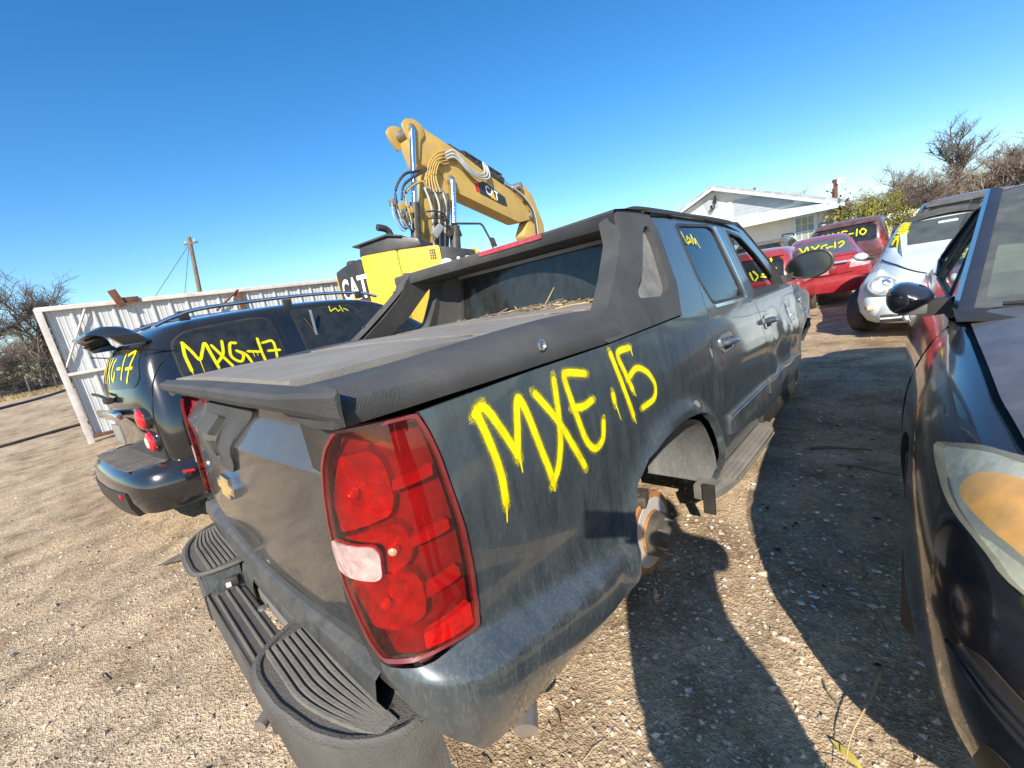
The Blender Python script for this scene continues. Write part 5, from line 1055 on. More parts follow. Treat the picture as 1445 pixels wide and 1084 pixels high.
# ---- yellow spray paint
TX = {'M1': [(0.293, 1.241), (0.282, 1.229), (0.297, 1.151), (0.306, 1.077), (0.303, 1.017)], 'M2': [(0.277, 1.23), (0.296, 1.24), (0.314, 1.226), (0.338, 1.177), (0.37, 1.105)], 'M3': [(0.37, 1.105), (0.388, 1.161), (0.405, 1.213), (0.418, 1.228), (0.433, 1.188), (0.451, 1.097), (0.476, 0.991)], 'X1': [(0.476, 0.991), (0.506, 1.024), (0.539, 1.104), (0.564, 1.24)], 'X2': [(0.48, 1.222), (0.54, 1.135), (0.58, 1.056), (0.618, 0.981)], 'E1': [(0.706, 1.228), (0.627, 1.247), (0.609, 1.238), (0.614, 1.183), (0.626, 1.116), (0.646, 1.045), (0.683, 1.009), (0.727, 1.022), (0.746, 1.067)], 'E2': [(0.62, 1.148), (0.666, 1.141), (0.707, 1.146)], 'dot': [(0.829, 1.132), (0.829, 1.114)], 'one': [(0.868, 1.255), (0.901, 1.132), (0.926, 1.041)], 'F1': [(0.988, 1.257), (0.91, 1.25), (0.929, 1.18), (0.952, 1.124)], 'F2': [(0.945, 1.163), (1.009, 1.182), (1.077, 1.153), (1.116, 1.099), (1.091, 1.054), (1.002, 1.045)]}
DRP = [[(0.303, 1.017), (0.296, 0.973)], [(0.373, 1.104), (0.372, 1.063)], [(0.829, 1.114), (0.844, 1.051)], [(0.926, 1.041), (0.937, 1.01)], [(0.952, 1.124), (0.965, 1.096)], [(0.999, 1.255), (1.0, 1.23)], [(.476,.991), (.475,.972)]]
graffiti('spray_paint', list(TX.values()), .0235, tside, qp, .0016, 1, 2.5, DRP, .011)
def rdg(a, b): return tside(2.0 + a*.9, 1.665 + b)
graffiti('chalk_note', [[(-.10,.03), (-.085,-.02), (-.06,-.03)], [(-.06,-.01), (-.035,.01), (-.02,-.02), (-.05,-.02)], [(-.01,.0), (.01,-.03), (.03,.02)], [(.03,.02), (.05,-.03), (.07,.0), (.09,-.05)]], .010, rdg, rd, .0015, 1, 0)
# debris on the bed cover
V = []; F = []; MI = []
for i in range(330):
    x = rng.normal(.12, .27); y = 1.64 - abs(rng.normal(0, .09)); 
    if abs(x) > .66: continue
    l = rng.uniform(.02, .11); a = rng.normal(0, .7); z = 1.408 + .035*rng.random()*max(0, 1 - abs(x-.15)/.6); n0 = len(F)
    tube_geo(V, F, [(x - math.cos(a)*l, y - math.sin(a)*l, z), (x, y, z + .006), (x + math.cos(a)*l, y + math.sin(a)*l, z + rng.normal(.004, .008))], rng.uniform(.0015, .004), 4); MI += [int(rng.integers(3))]*(len(F)-n0)
for (x0, y0, dx, dz, l) in ((.12,1.60,.10,.12,1), (-.02,1.58,-.06,.05,1)):
    n0 = len(F); tube_geo(V, F, [(x0, y0, 1.41), (x0 + dx*.5, y0 + .01, 1.41 + dz*.45), (x0 + dx, y0 + .02, 1.41 + dz)], .0045, 5, .002); MI += [0]*(len(F)-n0)
for i in range(170):
    x = rng.uniform(-.65, .65); y = rng.choice([.588, 1.128]) + rng.normal(0, .02); l = rng.uniform(.01, .04); n0 = len(F); tube_geo(V, F, [(x - l, y, 1.40 - .02*(y < 1)), (x + l, y + rng.normal(0, .01), 1.40 - .02*(y < 1))], .002, 4); MI += [1]*(len(F)-n0)
o = raw('twig_litter', V, F, None, None, False, mats=TW, mi=MI); o.matrix_world = tm; o['kind'] = 'stuff'
# ================================================================ BLACK WAGON (left)
BP = mat('gloss_black', (.004,.005,.007), .14, coat=1., vs=2, var=.2, dust=.03, dcol=(.25,.23,.2), dup=.07, ds=5)
DG2 = mat('dark_glass', (.007,.009,.010), .05, spec=.6, vs=3, var=.2, dust=.10, dcol=(.26,.26,.24), ds=8)
RLM = mat('tail_red', (.55,.012,.02), .18, coat=.8, vs=30, var=.2); RIM = mat('alloy', (.5,.5,.5), .3, metal=.8, dust=.3)
hw = thing('black_wagon', 'glossy black retro wagon with round tail lights sprayed yellow MXG-17', 'car', (-3.18, -.21, 0), .115)
hs_, hb_ = shell('body', [(0.0,.46,.86,.95,.72,.66,.5), (.02,.41,.98,1.16,.81,.765,.62), (.10,.36,1.06,1.42,.85,.805,.665), (.26,.33,1.10,1.60,.875,.825,.655), (.50,.32,1.12,1.665,.885,.835,.65), (1.2,.30,1.12,1.695,.885,.835,.655), (2.0,.30,1.11,1.695,.885,.83,.65), (2.55,.30,1.09,1.61,.885,.82,.63), (3.05,.30,1.06,1.20,.875,.81,.62), (3.5,.30,1.0,1.12,.86,.77,.55), (4.1,.30,.92,1.02,.83,.70,.45), (4.4,.34,.78,.86,.68,.58,.4)], BP, BLK, hw, 3, [(.92,.36,.36,.9), (3.55,.36,.36,.9)], .03, .13)
def hside(nm, o, m=DG2, r=.05, off=.004, par=hw): return decal(nm, o, hb_, 'x+', m, par, off, .012, .07, r)
qw = hside('side_window', [(.385,1.49), (.50,1.555), (1.02,1.585), (1.155,1.56), (1.145,1.16), (1.05,1.145), (.42,1.15), (.365,1.22)], r=.06)
dw = hside('side_window', [(1.38,1.60), (2.02,1.585), (2.16,1.42), (2.2,1.18), (1.38,1.16)], r=.05)
dw2 = hside('side_window', [(2.10,1.57), (2.42,1.54), (2.82,1.22), (2.82,1.15), (2.28,1.15)], r=.04)
for w_, oo in ((qw, [(.37,1.49), (.49,1.57), (1.03,1.60), (1.17,1.575), (1.16,1.15), (1.06,1.13), (.41,1.135), (.35,1.22)]), (dw, [(1.36,1.62), (2.03,1.605), (2.18,1.42), (2.22,1.165), (1.36,1.145)])): decal('window_seal', oo, hb_, 'x+', BLK, w_, .002, .01, .07, .06)
boxo('window_divider', (.765, 1.52, 1.38), (.012, .02, .42), mat('alu_strip', (.5,.5,.5), .35, metal=.7), dw)
for y in (1.235, 2.14):
    tube('door_seam', [hb_.ray_cast(Vector((5, y + .02*math.sin(z*3), z)), Vector((-1, 0, 0)))[0] for z in np.linspace(.45, 1.62, 14)], .005, SEAM, hw, 5)
rgl = decal('rear_window', [(-.60,1.20), (.60,1.20), (.655,1.26), (.60,1.46), (.50,1.50), (-.50,1.50), (-.60,1.46), (-.655,1.26)], hb_, 'y-', DG2, hw, .004, .01, .06, .05)
for s in (-1, 1): tube('tailgate_seam', [hb_.ray_cast(Vector((s*(.735 - .03*(z > 1.1)*(z-1.1)), -5, z)), Vector((0, 1, 0)))[0] or Vector((s*.7, .1, z)) for z in np.linspace(.62, 1.5, 12)], .006, SEAM, hw, 5)
for s in (-1, 1):
    for (x, z, r, kind) in ((.605, .955, .082, 0), (.585, .765, .082, 1)):
        x = x + (.07 if s < 0 else 0); h = hb_.ray_cast(Vector((s*x, -5, z)), Vector((0, 1, 0)))[0]; y = h.y + (.05 if s < 0 else 0)
        tlp = lathe('tail_light', [(.10, .098), (-.02, .096), (-.035, .088)], BP, hw, 'Y', (s*x, y + .02, z), 28)
        lathe('lens', [(-.03, .084), (-.052, .078), (-.066, .055), (-.072, .02), (-.0725, .002)], RLM, tlp, 'Y', (s*x, y + .02, z), 28)
        if kind: lathe('reverse_lens', [(-.062, .050), (-.0735, .040), (-.0755, .003)], mat('reverse_glow', (.72,.62,.50), .2, vs=30, var=.15), tlp, 'Y', (s*x, y + .02, z), 24)
def spo(x):
    a = abs(x)/.62; k = sst((a-.55)/.45); y0 = -.02 + .13*k; z0 = 1.655 - .10*k*k; c = .20 - .05*k
    return [(x, y0, z0 - .010), (x, y0 + .01, z0 + .012), (x, y0 + c*.4, z0 + .042), (x, y0 + c*.8, z0 + .035), (x, y0 + c, z0 + .012), (x, y0 + c*.6, z0 + .004), (x, y0 + c*.2, z0 - .012)]
loft('spoiler', [spo(x) for x in np.linspace(-.62, .62, 29)], BP, hw, True, True)
for s in (-1, 1): loft('spoiler_leg', [[(s*(.60 + dx), y + dy, z) for dx, dy in ((-.03,-.06), (.03,-.06), (.04,.10), (-.03,.12))] for (y, z) in ((.12,1.60), (.18,1.53))], BP, hw, True, True)
tube('rear_wiper', [(.10, .00, 1.13), (-.05, -.015, 1.165), (-.42, -.01, 1.175)], .013, BLK, hw, 7); boxo('wiper_root', (.10, .0, 1.12), (.10, .06, .05), BLK, hw, 0, .015)
boxo('tailgate_handle', (0, -.015, 1.0), (.74, .055, .07), CR_, hw, 0, .02); bp2 = boxo('number_plate', (0, .0, .83), (.31, .016, .155), mat('plate_dull', (.22,.22,.21), .5, dust=.3), hw, 0, .004)
for s in (-1, 1):
    rl = tube('roof_rail', [(s*.60,.34,1.64), (s*.60,.50,1.695), (s*.60,.75,1.735), (s*.60,1.6,1.748), (s*.59,2.2,1.715), (s*.58,2.45,1.65)], .017, CR_, hw, 9, None, 6)
    for y in (.55, 1.4, 2.2): boxo('rail_foot', (s*.60, y, 1.69), (.026, .08, .08), BLK, rl, 0, .01)
bpth = smooth([(-.93,.62), (-.92,.30), (-.885,.04), (-.76,-.09), (-.4,-.155), (0,-.17), (.4,-.155), (.74,-.09), (.875,.05), (.925,.30), (.935,.62)], 4)
bmp = sweep('bumper', bpth, [(-.12,.30), (.0,.27), (.03,.36), (.035,.46), (.015,.56), (-.03,.60), (-.14,.61)], BP, hw)
sweep('bumper_valance', [p for p in bpth if abs(p[0]) < .62], [(-.06,.24), (.012,.24), (.042,.33), (.046,.44), (.038,.45), (-.05,.30)], BLK, bmp)
panel('bumper_top', [(-.62,-.08), (.62,-.08), (.70,.20), (-.70,.20)], lambda x, y: Vector((x, y - .02*(1-(x/.7)**2) - .035*(y < 0), .612)), mat('bumper_pad', (.05,.05,.05), .6, dust=.4), bmp, .08, .01)
for s in (-1, 1):
    rf = raw('reflector', [(s*.925,.13,.545), (s*.938,.20,.53), (s*.942,.215,.36), (s*.925,.14,.365), (s*.905,.13,.54), (s*.918,.20,.525), (s*.922,.215,.365), (s*.905,.14,.37)], [[0,1,2,3], [7,6,5,4], [0,4,5,1], [1,5,6,2], [2,6,7,3], [3,7,4,0]], RLM, bmp, False)
    boxo('low_reflector', (s*.48, -.185, .42), (.12, .02, .03), RLM, bmp, -s*.12, .006)
for y in (.92, 3.55):
    for s in (-1, 1): wheel(hw, (s*.76, y, .33), .33, .21, RUB, RIM, s)
    for s in (-1, 1): loft('fender_flare', [[(s*(.86 + o_), y + r_*math.cos(a), .36 + r_*math.sin(a)) for (o_, r_) in ((.0, .36), (.045, .37), (.055, .42), (.03, .48), (-.02, .54))] for a in np.linspace(-.12, math.pi + .12, 20)], BP, hw)
text_decal('badge', 'LT', .05, lambda a, b: Vector((.62 + a, hb_.ray_cast(Vector((.62 + a, -5, .60 + b)), Vector((0, 1, 0)))[0].y, .60 + b)), CR_, hw, off=.003)
HT_ = {'M': [(0.45, 1.47), (0.43, 1.37), (0.43, 1.25)], 'M2': [(0.45, 1.47), (0.48, 1.4), (0.51, 1.32), (0.55, 1.38), (0.59, 1.44), (0.6, 1.34), (0.61, 1.23)], 'X': [(0.63, 1.41), (0.67, 1.31), (0.71, 1.22)], 'X2': [(0.71, 1.43), (0.68, 1.33), (0.62, 1.27)], 'G': [(0.8, 1.4), (0.76, 1.4), (0.73, 1.31), (0.75, 1.26), (0.79, 1.24), (0.82, 1.29), (0.79, 1.33)], 'G2': [(0.79, 1.33), (0.84, 1.29), (0.86, 1.22)], 'd': [(0.87, 1.31), (0.91, 1.30), (0.95, 1.29)], '1': [(0.98, 1.4), (0.97, 1.29), (0.97, 1.19)], '7': [(1.01, 1.36), (1.09, 1.36), (1.09, 1.28), (1.07, 1.19)], '7b': [(1.03, 1.28), (1.12, 1.27)]}
graffiti('spray_paint', list(HT_.values()), .024, proj(hb_, 'x+'), hw, .0065, 1, 1.7, [[(.43,1.25), (.43,1.215)], [(.51,1.32), (.505,1.22)], [(.61,1.23), (.61,1.2)], [(.90,1.30), (.90,1.255)], [(.93,1.30), (.93,1.26)]], .010)
graffiti('chalk_note', [[(1.78,1.60), (1.77,1.55), (1.80,1.56)], [(1.80,1.56), (1.84,1.57), (1.85,1.54), (1.88,1.55)], [(1.90,1.59), (1.905,1.53)], [(1.93,1.56), (1.97,1.53)]], .011, proj(hb_, 'x+'), dw, .006, 1, 0)
graffiti('spray_paint', [[(.14,1.43), (.10,1.40), (.09,1.31), (.15,1.27), (.17,1.33)], [(.23,1.36), (.30,1.36)], [(.36,1.45), (.35,1.28)], [(.42,1.45), (.53,1.46), (.50,1.36), (.47,1.25)], [(.43,1.35), (.54,1.35)], [(-.40,1.26), (-.36,1.44), (-.28,1.32), (-.2,1.44), (-.16,1.26)], [(-.08,1.44), (.04,1.26)], [(.04,1.44), (-.08,1.26)]], .024, proj(hb_, 'y-'), rgl, .006, 1, 1.6)
# ================================================================ BLACK CAR (right foreground), nose towards us
bc = thing('black_car', 'glossy blue-black car nose-on at right with hazy headlight and amber bulb', 'car', (2.53, .50, .045), 0)
BP2 = mat('midnight_paint', (.006,.0075,.015), .16, metal=.2, coat=1., vs=2, var=.2, dust=.05, dcol=(.24,.23,.22), dup=.12, ds=6)
BPH = mat('midnight_dusty', (.012,.014,.026), .35, metal=.2, coat=.5, vs=2, var=.2, dust=.22, dcol=(.25,.25,.27), dup=.30, ds=9)
b_o, b_b = shell('body', [(0.0,.30,.52,.60,.50,.42,.3), (.05,.24,.61,.69,.66,.57,.42), (.2,.20,.72,.79,.795,.70,.52), (.45,.18,.81,.87,.86,.76,.56), (.9,.17,.885,.94,.885,.775,.58), (1.4,.17,.93,.985,.88,.77,.60), (1.7,.17,.95,1.0,.875,.76,.60), (2.4,.17,.965,1.0,.875,.755,.6), (3.2,.17,.985,1.02,.875,.76,.6), (3.9,.18,1.0,1.04,.865,.76,.58), (4.3,.22,.98,1.03,.82,.74,.5), (4.55,.30,.88,.94,.70,.6,.4)], BP2, BLK, bc, 3, [(.98,.33,.345,.84), (3.60,.33,.345,.84)], .012)
def bq(nm, o, d, m, par=bc, off=.004, th=.01, st=.05, r=.02): return decal(nm, o, b_b, d, m, par, off, th, st, r)
fx = proj(b_b, 'y-')
def corner_proj(s):   # unfold the front corner: look at it from ahead, outside and above
    D = Vector((s*.60, -.62, .50)).normalized(); A = Vector((.62, s*.60, 0)).normalized(); B = A.cross(-D).normalized() * 1.0
    if B.z < 0: B = -B
    def to(p): p = Vector(p); return (p.dot(A), p.dot(B))
    K = Vector((s*.7, .3, .7)).dot(D)
    def fn(a, b):
        o = A*a + B*b + D*(K + .8); h = b_b.ray_cast(o, -D)[0]
        return h if h is not None else b_b.find_nearest(A*a + B*b + D*K)[0]
    sg = 1 if A.cross(B).dot(D) > 0 else -1
    return to, fn, sg
HL3 = [(-.792,.660,.775), (-.789,.529,.747), (-.779,.442,.73), (-.763,.374,.721), (-.736,.294,.707), (-.714,.24,.691), (-.62,.135,.66), (-.50,.075,.645), (-.40,.06,.66), (-.38,.13,.74), (-.44,.24,.79), (-.55,.36,.82), (-.62,.43,.828), (-.691,.488,.828), (-.728,.545,.822), (-.766,.606,.802)]
AM3 = [(-.774,.455,.752), (-.762,.485,.778), (-.735,.475,.80), (-.697,.436,.81), (-.65,.37,.805), (-.61,.29,.775), (-.615,.235,.735), (-.66,.24,.712), (-.709,.303,.728), (-.745,.375,.737)]
for s in (-1, 1):
    to, fn, sg = corner_proj(s); mp_ = lambda L3: [to((p[0]*-s, p[1], p[2])) for p in L3]
    def ccw(P): 
        ar = sum(P[i-1][0]*P[i][1] - P[i][0]*P[i-1][1] for i in range(len(P))); return P if ar > 0 else P[::-1]
    ho = ccw(smooth(mp_(HL3), 3, True)); am = ccw(smooth(mp_(AM3), 3, True)); cx_ = sum(p[0] for p in ho)/len(ho); cy_ = sum(p[1] for p in ho)/len(ho)
    hl = panel('headlight', ho, fn, mat('lamp_bowl', (.74,.78,.70), .3, metal=.3, vs=14, var=.2, bump=.4, bs=30), bc, .025, .05, .003, sgn=sg)
    panel('amber_bulb', am, lambda a, b, fn=fn, am=am: fn(a, b), mat('amber', (1.0,.48,.06), .2, spec=.7, vs=16, var=.28, bump=.12, bs=25), hl, .02, .02, .012, sgn=sg, bev=.010)
    panel('lens', ho, fn, pane_mat('hazy_lens', (.97,.96,.90), .22, .6, (.62,.60,.48), 3.), hl, .025, .03, .026, sgn=sg, bev=.014)
    panel('lamp_gap', [(cx_ + (x-cx_)*1.035, cy_ + (y-cy_)*1.07) for x, y in ho], fn, SEAM, hl, .03, .02, .003, hole=ho, sgn=sg)
    MO3 = [(-.792,.250,.53), (-.747,.166,.49), (-.70,.115,.455), (-.62,.07,.43), (-.62,.075,.50), (-.70,.125,.53), (-.76,.20,.555)]
    mo_ = ccw(mp_(MO3)); mg = panel('corner_grille', fillet(mo_, .02), fn, BLK, bc, .03, .02, .003, sgn=sg)
    for k in range(3):
        q = [Vector((-s*-1*x, y, z)) for x, y, z in ()]
        p0 = [to(((-.782 + .0*k)*-s, .235 + .0*k, .535 - .018*k)), to((-.70*-s, .12, .50 - .022*k)), to((-.625*-s, .073, .485 - .022*k))]
        tube('grille_bar', [fn(*p) for p in smooth(p0, 4)], .006, BP2, mg, 6)
HD = [(-.70,1.60), (-.70,1.2), (-.695,.75), (-.675,.50), (-.57,.33), (-.35,.20), (0,.15), (.35,.20), (.57,.33), (.675,.50), (.695,.75), (.70,1.2), (.70,1.60), (.35,1.50), (0,1.46), (-.35,1.50)]
panel('hood', fillet(HD, .04), proj(b_b, 'z+'), BPH, bc, .07, .03, .012, bev=.008); panel('hood_gap', fillet([(x*1.022, y + (y-.9)*.012) for x, y in HD], .04), proj(b_b, 'z+'), SEAM, bc, .06, .02, .0015)
bq('hood_emblem', [(-.03,.36), (.03,.36), (.03,.42), (-.03,.42)], 'z+', CR_, off=.02)
# low fascia: grille mouth and chin
bq('lower_grille', [(-.62,.24), (.62,.24), (.56,.36), (-.56,.36)], 'y-', BLK, off=.003); bq('upper_grille', [(-.30,.52), (.30,.52), (.26,.60), (-.26,.60)], 'y-', BLK, off=.003)
for k in range(3): bq('grille_bar', [(-.58,.262 + .034*k), (.58,.262 + .034*k), (.57,.274 + .034*k), (-.57,.274 + .034*k)], 'y-', BP2, off=.012, r=0)
for s in (-1, 1): bq('fog_recess', [(s*.60,.28), (s*.76,.30), (s*.75,.40), (s*.62,.38)][::s], 'y-', BLK, off=.003)
tube('bumper_seam', [fx(x, .50 + .03*(abs(x) - .5)) for x in np.linspace(-.80, -.66, 6)], .004, SEAM, bc, 5)
# cabin: pillars, roof, panes - open inside
def cab(y, z): return Vector((-(.765 - .47*(z-.96) - .02*((y-2.7)/1.3)**2), y, z))
def cabr(y, z): v = cab(y, z); return Vector((-v.x, v.y, v.z))
PB = pane_mat('car_pane', (.70,.80,.74), .10, 1., (.4,.4,.36), 6.)
for (fn, sg) in ((cab, -1), (cabr, 1)):
    f1 = fillet([(1.90,1.005), (2.58,1.345), (2.80,1.385), (2.815,1.005)], .03); f2 = fillet([(2.925,1.01), (2.905,1.385), (3.26,1.365), (3.66,1.06)], .04)
    d1 = panel('door_frame', [(1.60,.955), (2.62,1.42), (2.855,1.445), (2.87,.962)], fn, BP2, bc, .08, .035, 0, f1, sgn=sg, back=True, bev=.008)
    panel('side_window', f1, fn, PB, d1, .1, .004, -.014, sgn=sg); tube('window_seal', [fn(a, b) for a, b in f1[::2] + [f1[0]]], .008, BLK, d1, 5)
    d2 = panel('door_frame', [(2.876,.962), (2.861,1.445), (3.32,1.425), (3.62,1.29), (4.05,1.02)], fn, BP2, bc, .08, .035, 0, f2, sgn=sg, back=True, bev=.008)
    panel('side_window', f2, fn, PB, d2, .1, .004, -.014, sgn=sg); tube('window_seal', [fn(a, b) for a, b in f2[::2] + [f2[0]]], .008, BLK, d2, 5)
loft('car_roof', [[(x, y - .10*(1-(x/.57)**2)*k, z - .055*abs(x/.57)**2.4) for x in np.linspace(-.555, .555, 13)] for (y, z, k) in ((2.58,1.452,1), (2.68,1.472,.8), (2.95,1.486,.2), (3.25,1.472,-.5), (3.36,1.452,-.8))], BP2, bc)
def ws(x, t): return Vector((x*(1 - .22*t), 1.60 + 1.0*t - (.17 - .07*t)*(1-(x/.7)**2), .975 + .455*t + .03*t*(1-(x/.7)**2)))
wsp = panel('windscreen', [(-.70,.0), (.70,.0), (.70,1.0), (-.70,1.0)], ws, pane_mat('dirty_screen', (.55,.64,.58), .42, 1.1, (.24,.25,.24), 5.), bc, .1, .005, .0)
panel('screen_band', [(-.72,-.03), (.72,-.03), (.72,1.02), (-.72,1.02)], ws, BLK, wsp, .1, .01, -.004, hole=fillet([(-.665,.05), (.665,.05), (.66,.95), (-.66,.95)], .06))
for s in (-1, 1): loft('pillar', [[ws(s*.70, t) + Vector((s*dx, dy, dz)) for (dx, dy, dz) in ((-.012,-.010,.006), (.004,-.008,.016), (.028,.010,.022), (.042,.045,.012), (.02,.06,-.02))] for t in np.linspace(-.04, 1.02, 12)], BP2, bc)
def rs(x, t): return Vector((x*(1 - .12*t), 4.02 - .66*t + .12*(1-(x/.7)**2)*(1-t*.3), 1.03 + .42*t))
panel('rear_window', [(-.66,0), (.66,0), (.66,1), (-.66,1)], rs, PB, bc, .12, .005, sgn=-1)
tube('wiper', [ws(-.62, .03) + Vector((0,-.02,.02)), ws(-.2, .04) + Vector((0,-.02,.02)), ws(.1, .07) + Vector((0,-.02,.02))], .009, BLK, bc, 6)
panel('cowl', [(-.74,1.42), (.74,1.42), (.74,1.66), (-.74,1.66)], lambda x, y: Vector((x, y - .10*(1-(x/.7)**2), .985 + .01*(y > 1.6))), BLK, bc, .1, .01)
# wing mirror of that car (nearer the pickup)
for s in (-1, 1):
    mo = loft('wing_mirror', [[Vector((s*(.865 + .080*r*math.cos(a)), 1.80 + d + .02*math.cos(a)*s*0, 1.030 + r*(.066 + .012*math.cos(a)*0)*math.sin(a) + .012*math.sin(2*a))) for a in np.linspace(0, 2*math.pi, 23)[:-1]] for (d, r) in ((-.085,.05), (-.08,.35), (-.06,.72), (-.02,.95), (.04,1.02), (.08,1.0), (.082,.9))], BP2, bc, True, True)
    loft('mirror_arm', [[Vector((s*x, 1.83 + dy, z + dz)) for dy, dz in ((-.05,-.035), (.04,-.035), (.04,.03), (-.05,.03))] for (x, z) in ((.735,.990), (.78,.985), (.83,.98))], BLK, mo, True)
    boxo('mirror_base', (s*.855, 1.815, .985), (.10, .085, .06), mat('mirror_grey2', (.10,.10,.105), .5, dust=.2), mo, 0, .018)
for y in (.98, 3.60):
    for s in (-1, 1): wheel(bc, (s*.765, y, .315), .315, .20, RUB, RIM, s)
def cseat(x, y, c): 
    s = boxo('seat', (x, y, .72), (.48, .50, .22), c, bc, 0, .06); prism('seat_back', fillet([(y+.12,.75), (y+.26,.75), (y+.42,1.22), (y+.30,1.22)], .05), x-.23, x+.23, c, s, 'X', .04); boxo('headrest', (x, y+.40, 1.30), (.26, .11, .17), c, s, 0, .05)
sgm = mat('seat_green_grey', (.42,.46,.38), .8, var=.1)
for x in (-.37, .37): cseat(x, 2.55, sgm)
prism('dashboard', fillet([(1.62,.7), (2.05,.7), (2.05,.93), (1.9,.99), (1.62,.97)], .05), -.70, .70, DARK, bc, 'X', .02)
for s in (-1, 1): tube('door_seam', [b_b.ray_cast(Vector((s*5, 1.58 + .04*(z-.5), z)), Vector((-s, 0, 0)))[0] for z in np.linspace(.25, .93, 10)], .004, SEAM, bc, 5)
# ================================================================ PALE BLUE ROUND CAR
BB = mat('pale_blue', (.66,.74,.73), .45, coat=.25, vs=2, var=.04, dust=.08, dcol=(.4,.38,.34), ds=6)
vb = thing('pale_blue_car', 'pale blue rounded convertible facing us with black soft top and yellow spray on its windscreen', 'car', (2.02, 6.7, 0), -.02)
v_o, v_b = shell('body', [(0,.26,.44,.50,.42,.36,.26), (.06,.21,.58,.66,.60,.46,.32), (.25,.18,.70,.82,.76,.56,.40), (.6,.17,.80,.95,.84,.62,.46), (1.0,.17,.90,1.02,.86,.67,.5), (1.3,.18,.94,1.06,.86,.70,.55), (1.72,.18,.97,1.30,.86,.71,.55), (2.15,.18,.98,1.46,.86,.72,.52), (2.7,.18,1.0,1.45,.86,.72,.5), (3.3,.18,1.0,1.25,.86,.70,.48), (3.8,.2,.9,1.0,.82,.62,.4), (4.05,.28,.7,.75,.6,.5,.3)], BB, BLK, vb, 3, [(.82,.32,.345,.88), (3.32,.32,.345,.88)], .03)
for s in (-1, 1):
    V = []; F = []; nu, nv = 18, 12
    for i in range(nu+1):
        for j in range(nv+1):
            u = math.pi*i/nu; w = 2*math.pi*j/nv; r = math.sin(u)**.75
            V.append((s*.655 + .225*r*math.cos(w), .72 - .64*math.cos(u), .50 + .36*r*math.sin(w)))
    for i in range(nu):
        for j in range(nv): F.append([i*(nv+1)+j, i*(nv+1)+j+1, (i+1)*(nv+1)+j+1, (i+1)*(nv+1)+j])
    raw('front_fender', V, F, BB, vb)
    c = Vector((s*.60, .155, .685)); M = Matrix.Translation(c) @ Matrix.Rotation(-s*.42, 4, 'Z') @ Matrix.Rotation(-.45, 4, 'X')
    hl = lathe('headlight', [(.05, .150), (-.03, .150), (-.048, .140), (-.045, .132)], mat('hl_ring', (.35,.40,.42), .3), vb, 'Y', (0,0,0), 30); hl.matrix_local = M @ Matrix.Diagonal((1.12, 1, .92, 1))
    lathe('lens', [(-.044, .134), (-.058, .11), (-.066, .06), (-.068, .003)], mat('hl_glass', (.42,.44,.44), .12, metal=.5, vs=22, var=.5, bump=.8, bs=45), hl, 'Y', (0,0,0), 26); lathe('bulb', [(-.066, .045), (-.075, .03), (-.078, .003)], CR_, hl, 'Y', (.02,0,.02), 16)
    tsig = boxo('turn_signal', (s*.66, .125, .425), (.20, .07, .062), mat('signal_clear', (.62,.42,.28), .25), vb, -s*.45, .028); boxo('amber_end', (s*.735, .165, .425), (.075, .072, .064), mat('signal_amber', (.75,.30,.02), .25), tsig, -s*.5, .028)
    fgv = boxo('fog_vent', (s*.44, .045, .29), (.34, .06, .10), BLK, vb, -s*.18, .03); boxo('vent_blade', (s*.50, .02, .295), (.22, .04, .022), BB, fgv, -s*.2, .008); lathe('fog_light', [(.03, .055), (-.03, .055), (-.04, .045)], BB, fgv, 'Y', (s*.33, .02, .30), 20); lathe('fog_lens', [(-.034, .044), (-.042, .003)], CR_, fgv, 'Y', (s*.33, .02, .30), 16)
for y, a in ((.82, .42), (3.32, 0)):
    for s in (-1, 1):
        w_ = wheel(vb, (0, 0, 0), .315, .20, RUB, RIM, s); w_.location = (s*(.80 if a else .76), y, .315); w_.rotation_euler = (0, 0, -a*.9)
tube('hood_seam', [v_b.ray_cast(Vector((x, y, 5)), Vector((0, 0, -1)))[0] + Vector((0, 0, .004)) for (x, y) in smooth([(-.66,1.22), (-.60,.95), (-.50,.62), (-.38,.36), (-.2,.2), (0,.16), (.2,.2), (.38,.36), (.50,.62), (.60,.95), (.66,1.22)], 5)], .010, mat('seam_blue', (.03,.05,.08), .7), vb, 6)
vw = decal('windscreen', [(-.60,1.10), (.60,1.10), (.53,1.28), (.475,1.40), (-.475,1.40), (-.53,1.28)], v_b, 'y-', mat('grey_screen', (.055,.065,.065), .30, spec=.15, vs=2.5, var=.45, dust=.22, dcol=(.22,.24,.23), ds=3), vb, .006, .012, .06, .05)
decal('screen_frame', [(-.66,1.06), (.66,1.06), (.585,1.28), (.52,1.435), (-.52,1.435), (-.585,1.28)], v_b, 'y-', BB, vw, .003, .01, .06, .05); boxo('sun_visor', (.25, 1.95, 1.36), (.32, .02, .07), mat('visor', (.5,.5,.46), .8), vw, 0, .01); boxo('inside_mirror', (.0, 1.78, 1.33), (.2, .03, .06), BB, vw, 0, .015)
loft('soft_top', [[(x, y, z - .20*abs(x/.60)**2.6) for x in np.linspace(-.60, .60, 13)] for (y, z) in ((1.98,1.455), (2.08,1.50), (2.4,1.545), (2.8,1.53), (3.2,1.40), (3.5,1.18))], mat('canvas_black', (.035,.035,.037), .9, dust=.3), vb)
for sd in ('x-', 'x+'): decal('side_window', [(1.75,1.03), (2.05,1.34), (2.7,1.36), (3.0,1.05)], v_b, sd, DG2, vb, .004, .01, .08, .04)
